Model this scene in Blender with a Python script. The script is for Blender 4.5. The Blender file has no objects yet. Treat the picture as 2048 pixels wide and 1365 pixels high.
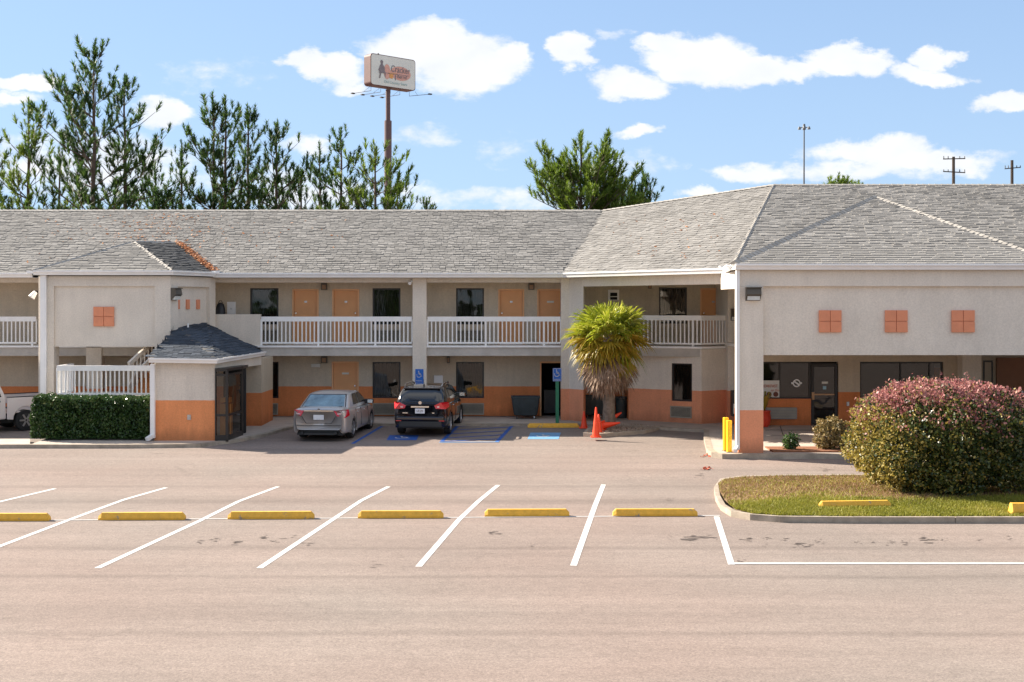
import bpy, math, random
import numpy as np
from mathutils import Vector, Matrix
random.seed(7); RNG = np.random.default_rng(11)
scene = bpy.context.scene
C = scene.collection
rad = math.radians

# ------------------------------------------------------------------ camera
FPX = 2457.0          # focal length in photo pixels (2048 wide)
CX, HY, CZ = 1024.0, 612.0, 4.2
cam = bpy.data.cameras.new('camera'); camo = bpy.data.objects.new('camera', cam); C.objects.link(camo)
cam.sensor_width = 36; cam.lens = FPX/2048*36; cam.clip_start = .1; cam.clip_end = 3000
camo.location = (0, 0, CZ); camo.rotation_euler = (rad(90), 0, 0)
cam.shift_y = -(682.5-HY)/2048
scene.camera = camo
# ------------------------------------------------------------------ light
SUN = Vector((-1.5, .68, 1.0)).normalized()       # towards the sun
EL = math.asin(SUN.z); AZ = math.atan2(SUN.x, SUN.y)
SKY_STRENGTH, SUN_STRENGTH, EXPOSURE = .13, 4.3, 1.64
scene.view_settings.view_transform = 'Standard'; scene.view_settings.look = 'None'
scene.view_settings.exposure = EXPOSURE; scene.view_settings.gamma = 1
scene.view_settings.use_curve_mapping = False
sun = bpy.data.lights.new('sun', 'SUN'); suno = bpy.data.objects.new('sun', sun); C.objects.link(suno)
sun.energy = SUN_STRENGTH; sun.angle = rad(.53); sun.color = (1, .90, .77)
suno.rotation_euler = SUN.to_track_quat('Z', 'Y').to_euler(); suno.location = (-30, 20, 40)

def build_world():
    w = bpy.data.worlds.new('World'); scene.world = w; w.use_nodes = True
    nt = w.node_tree; N = nt.nodes; L = nt.links; N.clear()
    out = N.new('ShaderNodeOutputWorld'); bg = N.new('ShaderNodeBackground')
    bg.inputs[1].default_value = SKY_STRENGTH
    sky = N.new('ShaderNodeTexSky'); sky.sky_type = 'NISHITA'; sky.sun_disc = False
    sky.sun_elevation = EL; sky.sun_rotation = AZ; sky.altitude = 50
    sky.air_density = 1; sky.dust_density = .15; sky.ozone_density = 3
    def M(op, a, b=None, c=None, clamp=False):
        n = N.new('ShaderNodeMath'); n.operation = op; n.use_clamp = clamp
        for i, v in enumerate((a, b, c)):
            if v is None: continue
            if isinstance(v, (int, float)): n.inputs[i].default_value = v
            else: L.new(v, n.inputs[i])
        return n.outputs[0]
    tc = N.new('ShaderNodeTexCoord'); sp = N.new('ShaderNodeSeparateXYZ'); L.new(tc.outputs['Generated'], sp.inputs[0])
    x, y, z = sp.outputs
    yy = M('MAXIMUM', y, .05)
    u = M('DIVIDE', x, yy); v = M('DIVIDE', z, yy)
    cmb = N.new('ShaderNodeCombineXYZ'); L.new(u, cmb.inputs[0]); L.new(v, cmb.inputs[1])
    def noise(vec, scale, det, rough, dist=0):
        n = N.new('ShaderNodeTexNoise'); n.inputs['Scale'].default_value = scale; n.inputs['Detail'].default_value = det
        n.inputs['Roughness'].default_value = rough; n.inputs['Distortion'].default_value = dist
        L.new(vec, n.inputs['Vector']); return n
    sc = N.new('ShaderNodeVectorMath'); sc.operation = 'MULTIPLY'; sc.inputs[1].default_value = (1, 1.7, 1); L.new(cmb.outputs[0], sc.inputs[0])
    nz = noise(sc.outputs[0], 16, 8, .6); nfine = noise(sc.outputs[0], 50, 6, .6)
    sc2 = N.new('ShaderNodeSeparateXYZ'); L.new(nz.outputs['Color'], sc2.inputs[0])
    ud = M('ADD', u, M('MULTIPLY', M('SUBTRACT', sc2.outputs[0], .5), .075))
    vd = M('ADD', v, M('MULTIPLY', M('SUBTRACT', sc2.outputs[1], .5), .042))
    EL_ = [(820, 100, 95, 45, 1), (930, 130, 105, 65, 1), (880, 80, 70, 38, 1), (985, 120, 60, 40, 1), (615, 122, 50, 24, .9), (655, 140, 55, 28, .9), (690, 165, 48, 24, .7),
           (1150, 105, 46, 30, 1), (1165, 128, 40, 22, .9), (1265, 172, 82, 30, 1), (1300, 88, 45, 20, .8), (1390, 112, 95, 48, 1.1), (1480, 140, 110, 34, 1.05),
           (1590, 142, 75, 22, .9), (1700, 122, 78, 30, 1.1), (1745, 128, 60, 28, 1), (1870, 152, 75, 22, 1), (1880, 118, 42, 22, .9), (2025, 208, 70, 24, 1),
           (1280, 258, 46, 14, .8), (50, 172, 85, 16, .9), (40, 200, 55, 12, .6), (330, 222, 58, 26, .85), (1500, 345, 95, 24, .75), (1740, 305, 110, 28, .9),
           (1850, 325, 150, 26, .8), (1700, 345, 170, 22, .6), (610, 292, 55, 16, .6), (860, 262, 60, 26, .35), (1215, 70, 30, 13, .4), (1390, 388, 45, 12, .7),
           (850, 385, 90, 20, .4), (1010, 300, 60, 20, .25), (430, 150, 120, 40, .22), (1250, 330, 90, 30, .3), (200, 330, 260, 70, .55), (620, 380, 180, 40, .5), (1010, 400, 200, 24, .4)]
    best = None
    for (px, py, rx, ry, amp) in EL_:
        a = M('MULTIPLY', M('SUBTRACT', ud, (px-CX)/FPX), FPX/rx/1.25)
        b = M('MULTIPLY', M('SUBTRACT', vd, (HY-py)/FPX), FPX/ry/1.25)
        d = M('SUBTRACT', 1.0, M('ADD', M('MULTIPLY', a, a), M('MULTIPLY', b, b)))
        d = M('MULTIPLY', M('MAXIMUM', d, 0), amp)
        best = d if best is None else M('MAXIMUM', best, d)
    best = M('MULTIPLY', best, M('GREATER_THAN', y, .3))
    # clouds elsewhere in the sky, from noise alone; cover thickened to add fill light
    zz = M('MAXIMUM', M('ADD', z, .12), .12)
    cm2 = N.new('ShaderNodeCombineXYZ'); L.new(M('DIVIDE', x, zz), cm2.inputs[0]); L.new(M('DIVIDE', y, zz), cm2.inputs[1])
    n2 = noise(cm2.outputs[0], 1.1, 6, .55, .3)
    rest = M('MULTIPLY', M('MAXIMUM', M('SUBTRACT', n2.outputs[0], .44), 0), 5)
    inview = M('MULTIPLY', M('LESS_THAN', M('ABSOLUTE', u), .46), M('MULTIPLY', M('LESS_THAN', v, .3), M('GREATER_THAN', y, .3)))
    rest = M('MULTIPLY', rest, M('SUBTRACT', 1, inview))
    den = M('MAXIMUM', best, rest)
    den = M('ADD', den, M('MULTIPLY', M('SUBTRACT', nfine.outputs[0], .52), M('MULTIPLY', M('GREATER_THAN', den, .001), .95)))
    mr = N.new('ShaderNodeMapRange'); mr.interpolation_type = 'SMOOTHSTEP'; mr.inputs[1].default_value = .03; mr.inputs[2].default_value = .62
    L.new(den, mr.inputs[0])
    sh = noise(sc.outputs[0], 22, 4, .5)
    cr = N.new('ShaderNodeMixRGB'); cr.inputs[1].default_value = (2.15, 2.25, 2.42, 1); cr.inputs[2].default_value = (2.75, 2.75, 2.77, 1); L.new(M('MULTIPLY', sh.outputs[0], 1.3, None, True), cr.inputs[0])
    # the blue of the day: the sky texture, a little deeper
    tint = N.new('ShaderNodeMixRGB'); tint.blend_type = 'MULTIPLY'; tint.inputs[0].default_value = 1; tint.inputs[2].default_value = SKY_TINT
    # soft shoulder so the glow round the sun does not burn out: s*M/(s+K)
    ad = N.new('ShaderNodeVectorMath'); ad.operation = 'ADD'; ad.inputs[1].default_value = SKY_K; L.new(sky.outputs[0], ad.inputs[0])
    dv = N.new('ShaderNodeVectorMath'); dv.operation = 'DIVIDE'; L.new(sky.outputs[0], dv.inputs[0]); L.new(ad.outputs[0], dv.inputs[1])
    ml = N.new('ShaderNodeVectorMath'); ml.operation = 'MULTIPLY'; ml.inputs[1].default_value = SKY_M; L.new(dv.outputs[0], ml.inputs[0])
    L.new(ml.outputs[0], tint.inputs[1])
    mix = N.new('ShaderNodeMixRGB'); L.new(M('MULTIPLY', mr.outputs[0], .93), mix.inputs[0]); L.new(tint.outputs[0], mix.inputs[1]); L.new(cr.outputs[0], mix.inputs[2])
    L.new(mix.outputs[0], bg.inputs[0]); L.new(bg.outputs[0], out.inputs[0])
SKY_TINT = (1, 1, 1, 1); SKY_K = (1.5, 2.5, 4.0); SKY_M = (1.82, 2.72, 4.15)
build_world()

# ------------------------------------------------------------------ helpers
def X(px, D): return (px-CX)*D/FPX
def Z(py, D): return CZ+(HY-py)*D/FPX
def P(px, py, D): return Vector((X(px, D), D, Z(py, D)))
def gz(D):                                      # height of the car park: a gentle fall away from the building
    if D < 31.5: return -.35
    if D < 44: return -.35+.25*(D-31.5)/12.5
    return -.10
def G(px, py, dz=0):                            # the place on the ground seen at a photo pixel
    D = 30.0
    for _ in range(30): D = (CZ-gz(D)-dz)*FPX/(py-HY)
    return Vector((X(px, D), D, gz(D)+dz))
def ray_plane(px, py, p0, n):
    d = Vector(((px-CX)/FPX, 1, (HY-py)/FPX)); o = Vector((0, 0, CZ))
    return o+d*((p0-o).dot(n)/d.dot(n))

class MB:
    def __init__(s): s.v = []; s.f = []; s.m = []
    def face(s, pts, m=0):
        b = len(s.v); s.v += [tuple(p) for p in pts]; s.f.append(tuple(range(b, b+len(pts)))); s.m.append(m); return s
    def box(s, x0, x1, y0, y1, z0, z1, m=0):
        b = len(s.v)
        s.v += [(x0,y0,z0),(x1,y0,z0),(x1,y1,z0),(x0,y1,z0),(x0,y0,z1),(x1,y0,z1),(x1,y1,z1),(x0,y1,z1)]
        for f in ((0,3,2,1),(4,5,6,7),(0,1,5,4),(1,2,6,5),(2,3,7,6),(3,0,4,7)): s.f.append(tuple(b+i for i in f)); s.m.append(m)
        return s
    def prism(s, pts, z0, z1, m=0):             # plan polygon (counter-clockwise) extruded; z0/z1 may be lists
        n = len(pts); b = len(s.v)
        g = lambda z, i: z[i] if isinstance(z, (list, tuple)) else z
        s.v += [(p[0], p[1], g(z0, i)) for i, p in enumerate(pts)]+[(p[0], p[1], g(z1, i)) for i, p in enumerate(pts)]
        s.f.append(tuple(b+i for i in reversed(range(n)))); s.f.append(tuple(b+n+i for i in range(n))); s.m += [m, m]
        for i in range(n):
            j = (i+1) % n; s.f.append((b+i, b+j, b+n+j, b+n+i)); s.m.append(m)
        return s
    def bar(s, a, c, w, h=None, m=0, up=(0, 0, 1)):
        a = Vector(a); c = Vector(c); h = h or w; d = (c-a).normalized(); u = Vector(up)
        if abs(d.dot(u)) > .98: u = Vector((0, 1, 0))
        r = d.cross(u).normalized(); u = r.cross(d).normalized(); b = len(s.v)
        for q in (a, c):
            for sx, sy in ((-1,-1),(1,-1),(1,1),(-1,1)): s.v.append(tuple(q+r*sx*w/2+u*sy*h/2))
        for f in ((0,1,2,3),(7,6,5,4),(0,4,5,1),(1,5,6,2),(2,6,7,3),(3,7,4,0)): s.f.append(tuple(b+i for i in f)); s.m.append(m)
        return s
    def tube(s, pts, rs, n=8, m=0, cap=True):
        pts = [Vector(p) for p in pts]
        if not isinstance(rs, (list, tuple)): rs = [rs]*len(pts)
        b = len(s.v)
        for i, p in enumerate(pts):
            d = (pts[min(i+1, len(pts)-1)]-pts[max(i-1, 0)]).normalized()
            u = Vector((0, 0, 1)) if abs(d.z) < .9 else Vector((0, 1, 0))
            r = d.cross(u).normalized(); u = r.cross(d)
            for k in range(n):
                a = 2*math.pi*k/n; s.v.append(tuple(p+(r*math.cos(a)+u*math.sin(a))*rs[i]))
        for i in range(len(pts)-1):
            for k in range(n):
                k2 = (k+1) % n; s.f.append((b+i*n+k, b+i*n+k2, b+(i+1)*n+k2, b+(i+1)*n+k)); s.m.append(m)
        if cap:
            s.f.append(tuple(b+k for k in reversed(range(n)))); s.f.append(tuple(b+(len(pts)-1)*n+k for k in range(n))); s.m += [m, m]
        return s
    def grid(s, rows, m=0, closed=False, flip=False):
        b = len(s.v); R = len(rows); K = len(rows[0])
        for r in rows: s.v += [tuple(p) for p in r]
        for i in range(R-1):
            for k in range(K if closed else K-1):
                k2 = (k+1) % K; f = (b+i*K+k, b+i*K+k2, b+(i+1)*K+k2, b+(i+1)*K+k)
                s.f.append(f[::-1] if flip else f); s.m.append(m)
        return s
    def mesh(s, name, smooth=False):
        me = bpy.data.meshes.new(name); me.from_pydata(s.v, [], s.f)
        if any(s.m): me.polygons.foreach_set('material_index', s.m)
        if smooth: me.shade_smooth()
        me.update(); return me

def link(name, data, parent=None, loc=None, rot=None):
    o = bpy.data.objects.new(name, data); C.objects.link(o)
    if parent is not None: o.parent = parent
    if loc is not None: o.location = loc
    if rot is not None: o.rotation_euler = rot
    return o
def world_of(o):
    m = Matrix.Identity(4); chain = []
    while o is not None: chain.append(o); o = o.parent
    for q in reversed(chain): m = m @ Matrix.LocRotScale(q.location, q.rotation_euler, q.scale)
    return m
def part(name, mb, mat, parent=None, smooth=False, kind=None, label=None, local=False, bevel=0):
    """link an MB (built in world space unless local) as one mesh object under parent"""
    me = mb.mesh(name, smooth) if isinstance(mb, MB) else mb
    for mm in (mat if isinstance(mat, (list, tuple)) else [mat]): me.materials.append(mm)
    if parent is not None and not local: me.transform(world_of(parent).inverted())
    o = link(name, me, parent)
    if kind: o['kind'] = kind
    if label: o['label'] = label
    if bevel:
        bv = o.modifiers.new('bevel', 'BEVEL'); bv.width = bevel; bv.segments = 2; bv.limit_method = 'ANGLE'
    return o
def tag(o, label=None, cat=None, group=None, kind=None):
    if label: o['label'] = label
    if cat: o['category'] = cat
    if group: o['group'] = group
    if kind: o['kind'] = kind
    return o
def empty(name, loc, rz=0, label=None, cat=None, group=None):
    o = link(name, None, None, loc, (0, 0, rz)); o.empty_display_size = .3
    return tag(o, label, cat, group)
def copy_tree(o, parent=None):
    c = o.copy(); C.objects.link(c); c.parent = parent
    for ch in [q for q in C.objects if q.parent == o]: copy_tree(ch, c)
    return c

# ------------------------------------------------------------------ materials
MATS = {}
def lin(c): return tuple((v/12.92 if v <= .04045 else ((v+.055)/1.055)**2.4) for v in [q/255 for q in c])
def mat(name, col, rough=.7, metal=0, var=.12, scale=3, bump=0, bscale=60, spec=.5, isl=0, coat=0, emit=None, fine=0):
    if name in MATS: return MATS[name]
    m = bpy.data.materials.new(name); m.use_nodes = True; MATS[name] = m
    nt = m.node_tree; N = nt.nodes; L = nt.links; b = N['Principled BSDF']
    b.inputs['Roughness'].default_value = rough; b.inputs['Metallic'].default_value = metal
    b.inputs['Specular IOR Level'].default_value = spec; b.inputs['Coat Weight'].default_value = coat
    g = N.new('ShaderNodeNewGeometry')
    n = N.new('ShaderNodeTexNoise'); n.inputs['Scale'].default_value = scale; n.inputs['Detail'].default_value = 6; n.inputs['Roughness'].default_value = .65
    L.new(g.outputs['Position'], n.inputs['Vector'])
    r = N.new('ShaderNodeMapRange'); r.inputs[1].default_value = .3; r.inputs[2].default_value = .7
    r.inputs[3].default_value = 1-var; r.inputs[4].default_value = 1+var; L.new(n.outputs[0], r.inputs[0])
    fac = r.outputs[0]
    def mul(a, lo, hi, src):
        q = N.new('ShaderNodeMapRange'); q.inputs[3].default_value = lo; q.inputs[4].default_value = hi; L.new(src, q.inputs[0])
        k = N.new('ShaderNodeMath'); k.operation = 'MULTIPLY'; L.new(a, k.inputs[0]); L.new(q.outputs[0], k.inputs[1]); return k.outputs[0]
    if isl:
        fac = mul(fac, 1-isl, 1+isl, g.outputs['Random Per Island'])
        oi = N.new('ShaderNodeObjectInfo'); fac = mul(fac, 1-isl*.5, 1+isl*.5, oi.outputs['Random'])
    if fine:
        n3 = N.new('ShaderNodeTexNoise'); n3.inputs['Scale'].default_value = 45; n3.inputs['Detail'].default_value = 3; L.new(g.outputs['Position'], n3.inputs['Vector'])
        fac = mul(fac, 1-fine, 1+fine, n3.outputs[0])
    v = N.new('ShaderNodeVectorMath'); v.operation = 'SCALE'; v.inputs[0].default_value = col[:3]; L.new(fac, v.inputs['Scale'])
    L.new(v.outputs[0], b.inputs['Base Color'])
    if bump:
        n2 = N.new('ShaderNodeTexNoise'); n2.inputs['Scale'].default_value = bscale; n2.inputs['Detail'].default_value = 4; L.new(g.outputs['Position'], n2.inputs['Vector'])
        bp = N.new('ShaderNodeBump'); bp.inputs['Strength'].default_value = bump; bp.inputs['Distance'].default_value = .02; L.new(n2.outputs[0], bp.inputs['Height']); L.new(bp.outputs[0], b.inputs['Normal'])
    if emit:
        b.inputs['Emission Color'].default_value = (*emit, 1); b.inputs['Emission Strength'].default_value = 1
    return m

def paint_wall(name, top, low, zsplit, block=True):
    """rolled paint on block wall: beige above, orange below the paint line"""
    m = bpy.data.materials.new(name); m.use_nodes = True; nt = m.node_tree; N = nt.nodes; L = nt.links; b = N['Principled BSDF']
    b.inputs['Roughness'].default_value = .85; b.inputs['Specular IOR Level'].default_value = .25
    g = N.new('ShaderNodeNewGeometry'); s = N.new('ShaderNodeSeparateXYZ'); L.new(g.outputs['Position'], s.inputs[0])
    n0 = N.new('ShaderNodeTexNoise'); n0.inputs['Scale'].default_value = 6; L.new(g.outputs['Position'], n0.inputs['Vector'])
    def M(op, a, c=None):
        n = N.new('ShaderNodeMath'); n.operation = op
        for i, v in enumerate((a, c)):
            if v is None: continue
            if isinstance(v, (int, float)): n.inputs[i].default_value = v
            else: L.new(v, n.inputs[i])
        return n.outputs[0]
    zz = M('ADD', s.outputs[2], M('MULTIPLY', M('SUBTRACT', n0.outputs[0], .5), .02))
    mr = M('GREATER_THAN', zz, zsplit)
    mx = N.new('ShaderNodeMixRGB'); mx.inputs[1].default_value = (*low, 1); mx.inputs[2].default_value = (*top, 1); L.new(mr, mx.inputs[0])
    # stains that run down the wall and blotches of older paint
    mp = N.new('ShaderNodeVectorMath'); mp.operation = 'MULTIPLY'; mp.inputs[1].default_value = (2.5, 2.5, .35); L.new(g.outputs['Position'], mp.inputs[0])
    st = N.new('ShaderNodeTexNoise'); st.inputs['Scale'].default_value = 1.6; st.inputs['Detail'].default_value = 7; st.inputs['Roughness'].default_value = .7; L.new(mp.outputs[0], st.inputs['Vector'])
    bl = N.new('ShaderNodeTexNoise'); bl.inputs['Scale'].default_value = .9; bl.inputs['Detail'].default_value = 5; L.new(g.outputs['Position'], bl.inputs['Vector'])
    fn = N.new('ShaderNodeTexNoise'); fn.inputs['Scale'].default_value = 22; fn.inputs['Detail'].default_value = 4; fn.inputs['Roughness'].default_value = .7; L.new(g.outputs['Position'], fn.inputs['Vector'])
    r1 = N.new('ShaderNodeMapRange'); r1.inputs[1].default_value = .3; r1.inputs[2].default_value = .7; r1.inputs[3].default_value = .90 if block else .94; r1.inputs[4].default_value = 1.05 if block else 1.03; L.new(st.outputs[0], r1.inputs[0])
    r2 = N.new('ShaderNodeMapRange'); r2.inputs[1].default_value = .3; r2.inputs[2].default_value = .7; r2.inputs[3].default_value = .93; r2.inputs[4].default_value = 1.06; L.new(bl.outputs[0], r2.inputs[0])
    r3 = N.new('ShaderNodeMapRange'); r3.inputs[1].default_value = .25; r3.inputs[2].default_value = .75; r3.inputs[3].default_value = .86; r3.inputs[4].default_value = 1.12; L.new(fn.outputs[0], r3.inputs[0])
    fac = M('MULTIPLY', M('MULTIPLY', r1.outputs[0], r2.outputs[0]), r3.outputs[0])
    # scuffed, dirty foot of the wall
    lowr = N.new('ShaderNodeMapRange'); lowr.inputs[1].default_value = 0; lowr.inputs[2].default_value = .35; lowr.inputs[3].default_value = .72; lowr.inputs[4].default_value = 1
    L.new(M('ADD', s.outputs[2], M('MULTIPLY', M('SUBTRACT', st.outputs[0], .5), .6)), lowr.inputs[0]); fac = M('MULTIPLY', fac, lowr.outputs[0])
    vs = N.new('ShaderNodeVectorMath'); vs.operation = 'SCALE'; L.new(mx.outputs[0], vs.inputs[0]); L.new(fac, vs.inputs['Scale'])
    cb = N.new('ShaderNodeCombineXYZ'); L.new(M('ADD', s.outputs[0], s.outputs[1]), cb.inputs[0]); L.new(s.outputs[2], cb.inputs[1])
    br = N.new('ShaderNodeTexBrick'); br.inputs['Scale'].default_value = 1; br.inputs['Brick Width'].default_value = .4; br.inputs['Row Height'].default_value = .2
    br.inputs['Mortar Size'].default_value = .009; br.inputs['Mortar Smooth'].default_value = .6; L.new(cb.outputs[0], br.inputs['Vector'])
    hgt = M('SUBTRACT', M('MULTIPLY', fn.outputs[0], .5), M('MULTIPLY', br.outputs['Fac'], .55 if block else 0))
    bp = N.new('ShaderNodeBump'); bp.inputs['Strength'].default_value = .45; bp.inputs['Distance'].default_value = .012; L.new(hgt, bp.inputs['Height'])
    L.new(vs.outputs[0], b.inputs['Base Color']); L.new(bp.outputs[0], b.inputs['Normal'])
    return m
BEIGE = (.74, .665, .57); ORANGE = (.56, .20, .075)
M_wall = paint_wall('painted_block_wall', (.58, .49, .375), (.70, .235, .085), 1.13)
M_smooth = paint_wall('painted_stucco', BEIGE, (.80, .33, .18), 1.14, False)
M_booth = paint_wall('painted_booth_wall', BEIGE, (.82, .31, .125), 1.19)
M_tile = mat('terracotta_tile', (.74, .28, .15), .8, var=.08, bump=.2)
M_white = mat('white_paint', (.88, .87, .85), .4, var=.05, scale=4, fine=.04)
M_gutter = mat('white_gutter', (.86, .85, .83), .4, var=.06, scale=1.5)
M_door = mat('orange_door_paint', (.74, .36, .15), .5, var=.06, scale=2)
M_doorframe = mat('tan_door_frame', (.80, .44, .22), .6, var=.05)
M_bronze = mat('dark_bronze_frame', (.022, .018, .016), .4, var=.1)
M_dark = mat('dark_interior', (.012, .011, .010), .9)
M_grille = mat('grille_metal', (.36, .32, .25), .5, metal=.2, var=.1)
M_chrome = mat('chrome', (.75, .75, .75), .18, metal=1, var=.02)
M_alu = mat('brushed_aluminium', (.5, .5, .5), .35, metal=.8)
M_black = mat('black_plastic', (.02, .02, .022), .5)
M_rubber = mat('tyre_rubber', (.018, .018, .018), .85, var=.2, scale=10)
M_rim = mat('alloy_rim', (.55, .55, .56), .3, metal=.85)
M_lamp = mat('lamp_housing', (.10, .085, .065), .5, metal=.3)
M_lens = mat('lamp_lens', (.62, .62, .58), .2)
M_concrete = mat('concrete', (.46, .39, .33), .9, var=.16, scale=1.2, bump=.25, fine=.12)
M_curb = mat('curb_concrete', (.36, .30, .235), .9, var=.28, scale=3, bump=.3, fine=.15)
M_slab = mat('painted_slab_edge', (.50, .46, .41), .85, var=.15, scale=2, fine=.06)
M_yellow = mat('yellow_paint', (.78, .42, .045), .65, var=.16, scale=9, fine=.12, bump=.2)
def worn(name, col, under, thr, scale, stretch=(1, 1, 1)):
    m = mat(name, col, .7, var=.14, scale=9, fine=.12, bump=.15); nt = m.node_tree; N = nt.nodes; L = nt.links; b = N['Principled BSDF']; src = b.inputs['Base Color'].links[0].from_socket
    g = N.new('ShaderNodeNewGeometry'); v = N.new('ShaderNodeVectorMath'); v.operation = 'MULTIPLY'; v.inputs[1].default_value = stretch; L.new(g.outputs['Position'], v.inputs[0])
    n = N.new('ShaderNodeTexNoise'); n.inputs['Scale'].default_value = scale; n.inputs['Detail'].default_value = 8; n.inputs['Roughness'].default_value = .7; L.new(v.outputs[0], n.inputs['Vector'])
    r = N.new('ShaderNodeMapRange'); r.inputs[1].default_value = thr; r.inputs[2].default_value = thr+.05; L.new(n.outputs[0], r.inputs[0])
    x = N.new('ShaderNodeMixRGB'); x.inputs[2].default_value = (*under, 1); L.new(r.outputs[0], x.inputs[0]); L.new(src, x.inputs[1]); L.new(x.outputs[0], b.inputs['Base Color']); return m
M_yellow = worn('chipped_yellow_paint', (.78, .42, .045), (.30, .24, .18), .60, 4)
M_yellow2 = mat('bright_yellow_bollard', (.85, .52, .01), .45, var=.05)
M_linew = worn('white_road_paint', (.64, .63, .61), (.30, .25, .22), .60, 9)
M_lineb = mat('blue_road_paint', (.02, .09, .34), .7, var=.3, scale=6, fine=.3)
M_linel = mat('light_blue_road_paint', (.14, .32, .55), .7, var=.2, scale=12, fine=.2)
M_bluesign = mat('blue_sign', (.01, .13, .52), .35, var=.02)
M_greenpost = mat('green_post', (.02, .20, .10), .5)
M_binc = mat('grey_green_cart_plastic', (.03, .042, .045), .6, var=.25, scale=6)
M_cone = mat('orange_cone', (.95, .07, .015), .45, var=.06)
M_red = mat('red_pot', (.65, .05, .02), .35)
M_bark = mat('pine_bark', (.11, .075, .055), .95, var=.3, scale=5, bump=.6, bscale=20)
M_palmbark = mat('palm_bark', (.20, .155, .115), .95, var=.4, scale=7, bump=.8, bscale=25)
M_wood = mat('utility_pole_wood', (.06, .045, .035), .9)
M_pole = mat('brown_sign_pole', (.11, .06, .058), .6)
M_signface = mat('sign_face', (.66, .66, .60), .5, var=.06, scale=.5)
M_signside = mat('sign_cabinet', (.095, .03, .024), .6, var=.25, scale=1)
M_pink = mat('sign_faded_pink', (.62, .33, .26), .6); M_amber = mat('sign_amber', (.65, .30, .09), .6); M_inks = mat('sign_ink', (.20, .17, .18), .6); M_inkg = mat('sign_green_ink', (.28, .42, .42), .6)
M_steel = mat('galvanised_steel', (.11, .12, .13), .6, metal=.2)
M_curt = mat('window_curtain', (.04, .033, .026), .9, var=.3, scale=8)
M_paper = mat('paper_white', (.7, .68, .62), .7)
M_brown = mat('brown_ink', (.16, .05, .03), .7)
M_redink = mat('red_ink', (.50, .11, .05), .7)
M_step = mat('orange_step', (.50, .19, .055), .8, var=.12)
M_soil = mat('red_mulch', (.24, .10, .05), .95, var=.3, scale=12, bump=.6, bscale=40)
M_stone = mat('gravel_stone', (.40, .30, .22), .9, isl=.4)
M_ridge = mat('ridge_cap', (.32, .30, .27), .9, isl=.15, fine=.2)

def shingle_mat(name, col, var=.2):
    m = mat(name, col, .92, var=.14, scale=.5, isl=var, bump=.5, bscale=90, spec=.2, fine=.22)
    return m
M_shingle = shingle_mat('grey_shingle', (.245, .235, .220), .15)
M_shingle_base = mat('roof_underlay', (.10, .095, .09), .95)
M_shingle_dark = shingle_mat('dark_shingle', (.062, .075, .095), .25)

def glass_mat(name, tint=(.55, .55, .53), gloss=1.0, ior=1.6):
    m = bpy.data.materials.new(name); m.use_nodes = True; nt = m.node_tree; N = nt.nodes; L = nt.links; N.clear()
    o = N.new('ShaderNodeOutputMaterial'); t = N.new('ShaderNodeBsdfTransparent'); g = N.new('ShaderNodeBsdfGlossy'); g.inputs['Roughness'].default_value = .03
    g.inputs['Color'].default_value = (gloss, gloss, gloss, 1)
    t.inputs[0].default_value = (*tint, 1); f = N.new('ShaderNodeFresnel'); f.inputs[0].default_value = ior
    n = N.new('ShaderNodeTexNoise'); n.inputs['Scale'].default_value = .8; geo = N.new('ShaderNodeNewGeometry'); L.new(geo.outputs['Position'], n.inputs['Vector'])
    bp = N.new('ShaderNodeBump'); bp.inputs['Strength'].default_value = .25; bp.inputs['Distance'].default_value = .05; L.new(n.outputs[0], bp.inputs['Height']); L.new(bp.outputs[0], g.inputs['Normal'])
    x = N.new('ShaderNodeMixShader'); L.new(f.outputs[0], x.inputs[0]); L.new(t.outputs[0], x.inputs[1]); L.new(g.outputs[0], x.inputs[2]); L.new(x.outputs[0], o.inputs[0])
    return m
M_glass = glass_mat('window_glass', (.6, .6, .58), ior=1.6)
M_glass_dark = glass_mat('tinted_glass', (.10, .10, .11), ior=1.75)
M_carglass = glass_mat('car_glass', (.32, .38, .40), ior=1.6)

def leaf_mat(name, stops, trans=.35, rough=.55, posvar=None):
    m = bpy.data.materials.new(name); m.use_nodes = True; nt = m.node_tree; N = nt.nodes; L = nt.links; N.clear()
    o = N.new('ShaderNodeOutputMaterial'); g = N.new('ShaderNodeNewGeometry'); r = N.new('ShaderNodeValToRGB'); e = r.color_ramp.elements
    while len(e) > 1: e.remove(e[-1])
    e[0].position = stops[0][0]; e[0].color = (*stops[0][1], 1)
    for p, c in stops[1:]: q = e.new(p); q.color = (*c, 1)
    src = g.outputs['Random Per Island']
    if posvar:
        n = N.new('ShaderNodeTexNoise'); n.inputs['Scale'].default_value = posvar; n.inputs['Detail'].default_value = 3; L.new(g.outputs['Position'], n.inputs['Vector'])
        mr = N.new('ShaderNodeMapRange'); mr.inputs[1].default_value = .3; mr.inputs[2].default_value = .7; L.new(n.outputs[0], mr.inputs[0])
        a = N.new('ShaderNodeMath'); a.operation = 'MULTIPLY_ADD'; a.inputs[1].default_value = .5; L.new(src, a.inputs[0])
        h = N.new('ShaderNodeMath'); h.operation = 'MULTIPLY'; h.inputs[1].default_value = .5; L.new(mr.outputs[0], h.inputs[0]); L.new(h.outputs[0], a.inputs[2]); src = a.outputs[0]
    L.new(src, r.inputs[0])
    d = N.new('ShaderNodeBsdfPrincipled'); d.inputs['Roughness'].default_value = rough; d.inputs['Specular IOR Level'].default_value = .4; L.new(r.outputs[0], d.inputs['Base Color'])
    t = N.new('ShaderNodeBsdfTranslucent'); L.new(r.outputs[0], t.inputs[0])
    x = N.new('ShaderNodeMixShader'); x.inputs[0].default_value = trans; L.new(d.outputs[0], x.inputs[1]); L.new(t.outputs[0], x.inputs[2]); L.new(x.outputs[0], o.inputs[0])
    return m
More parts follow.
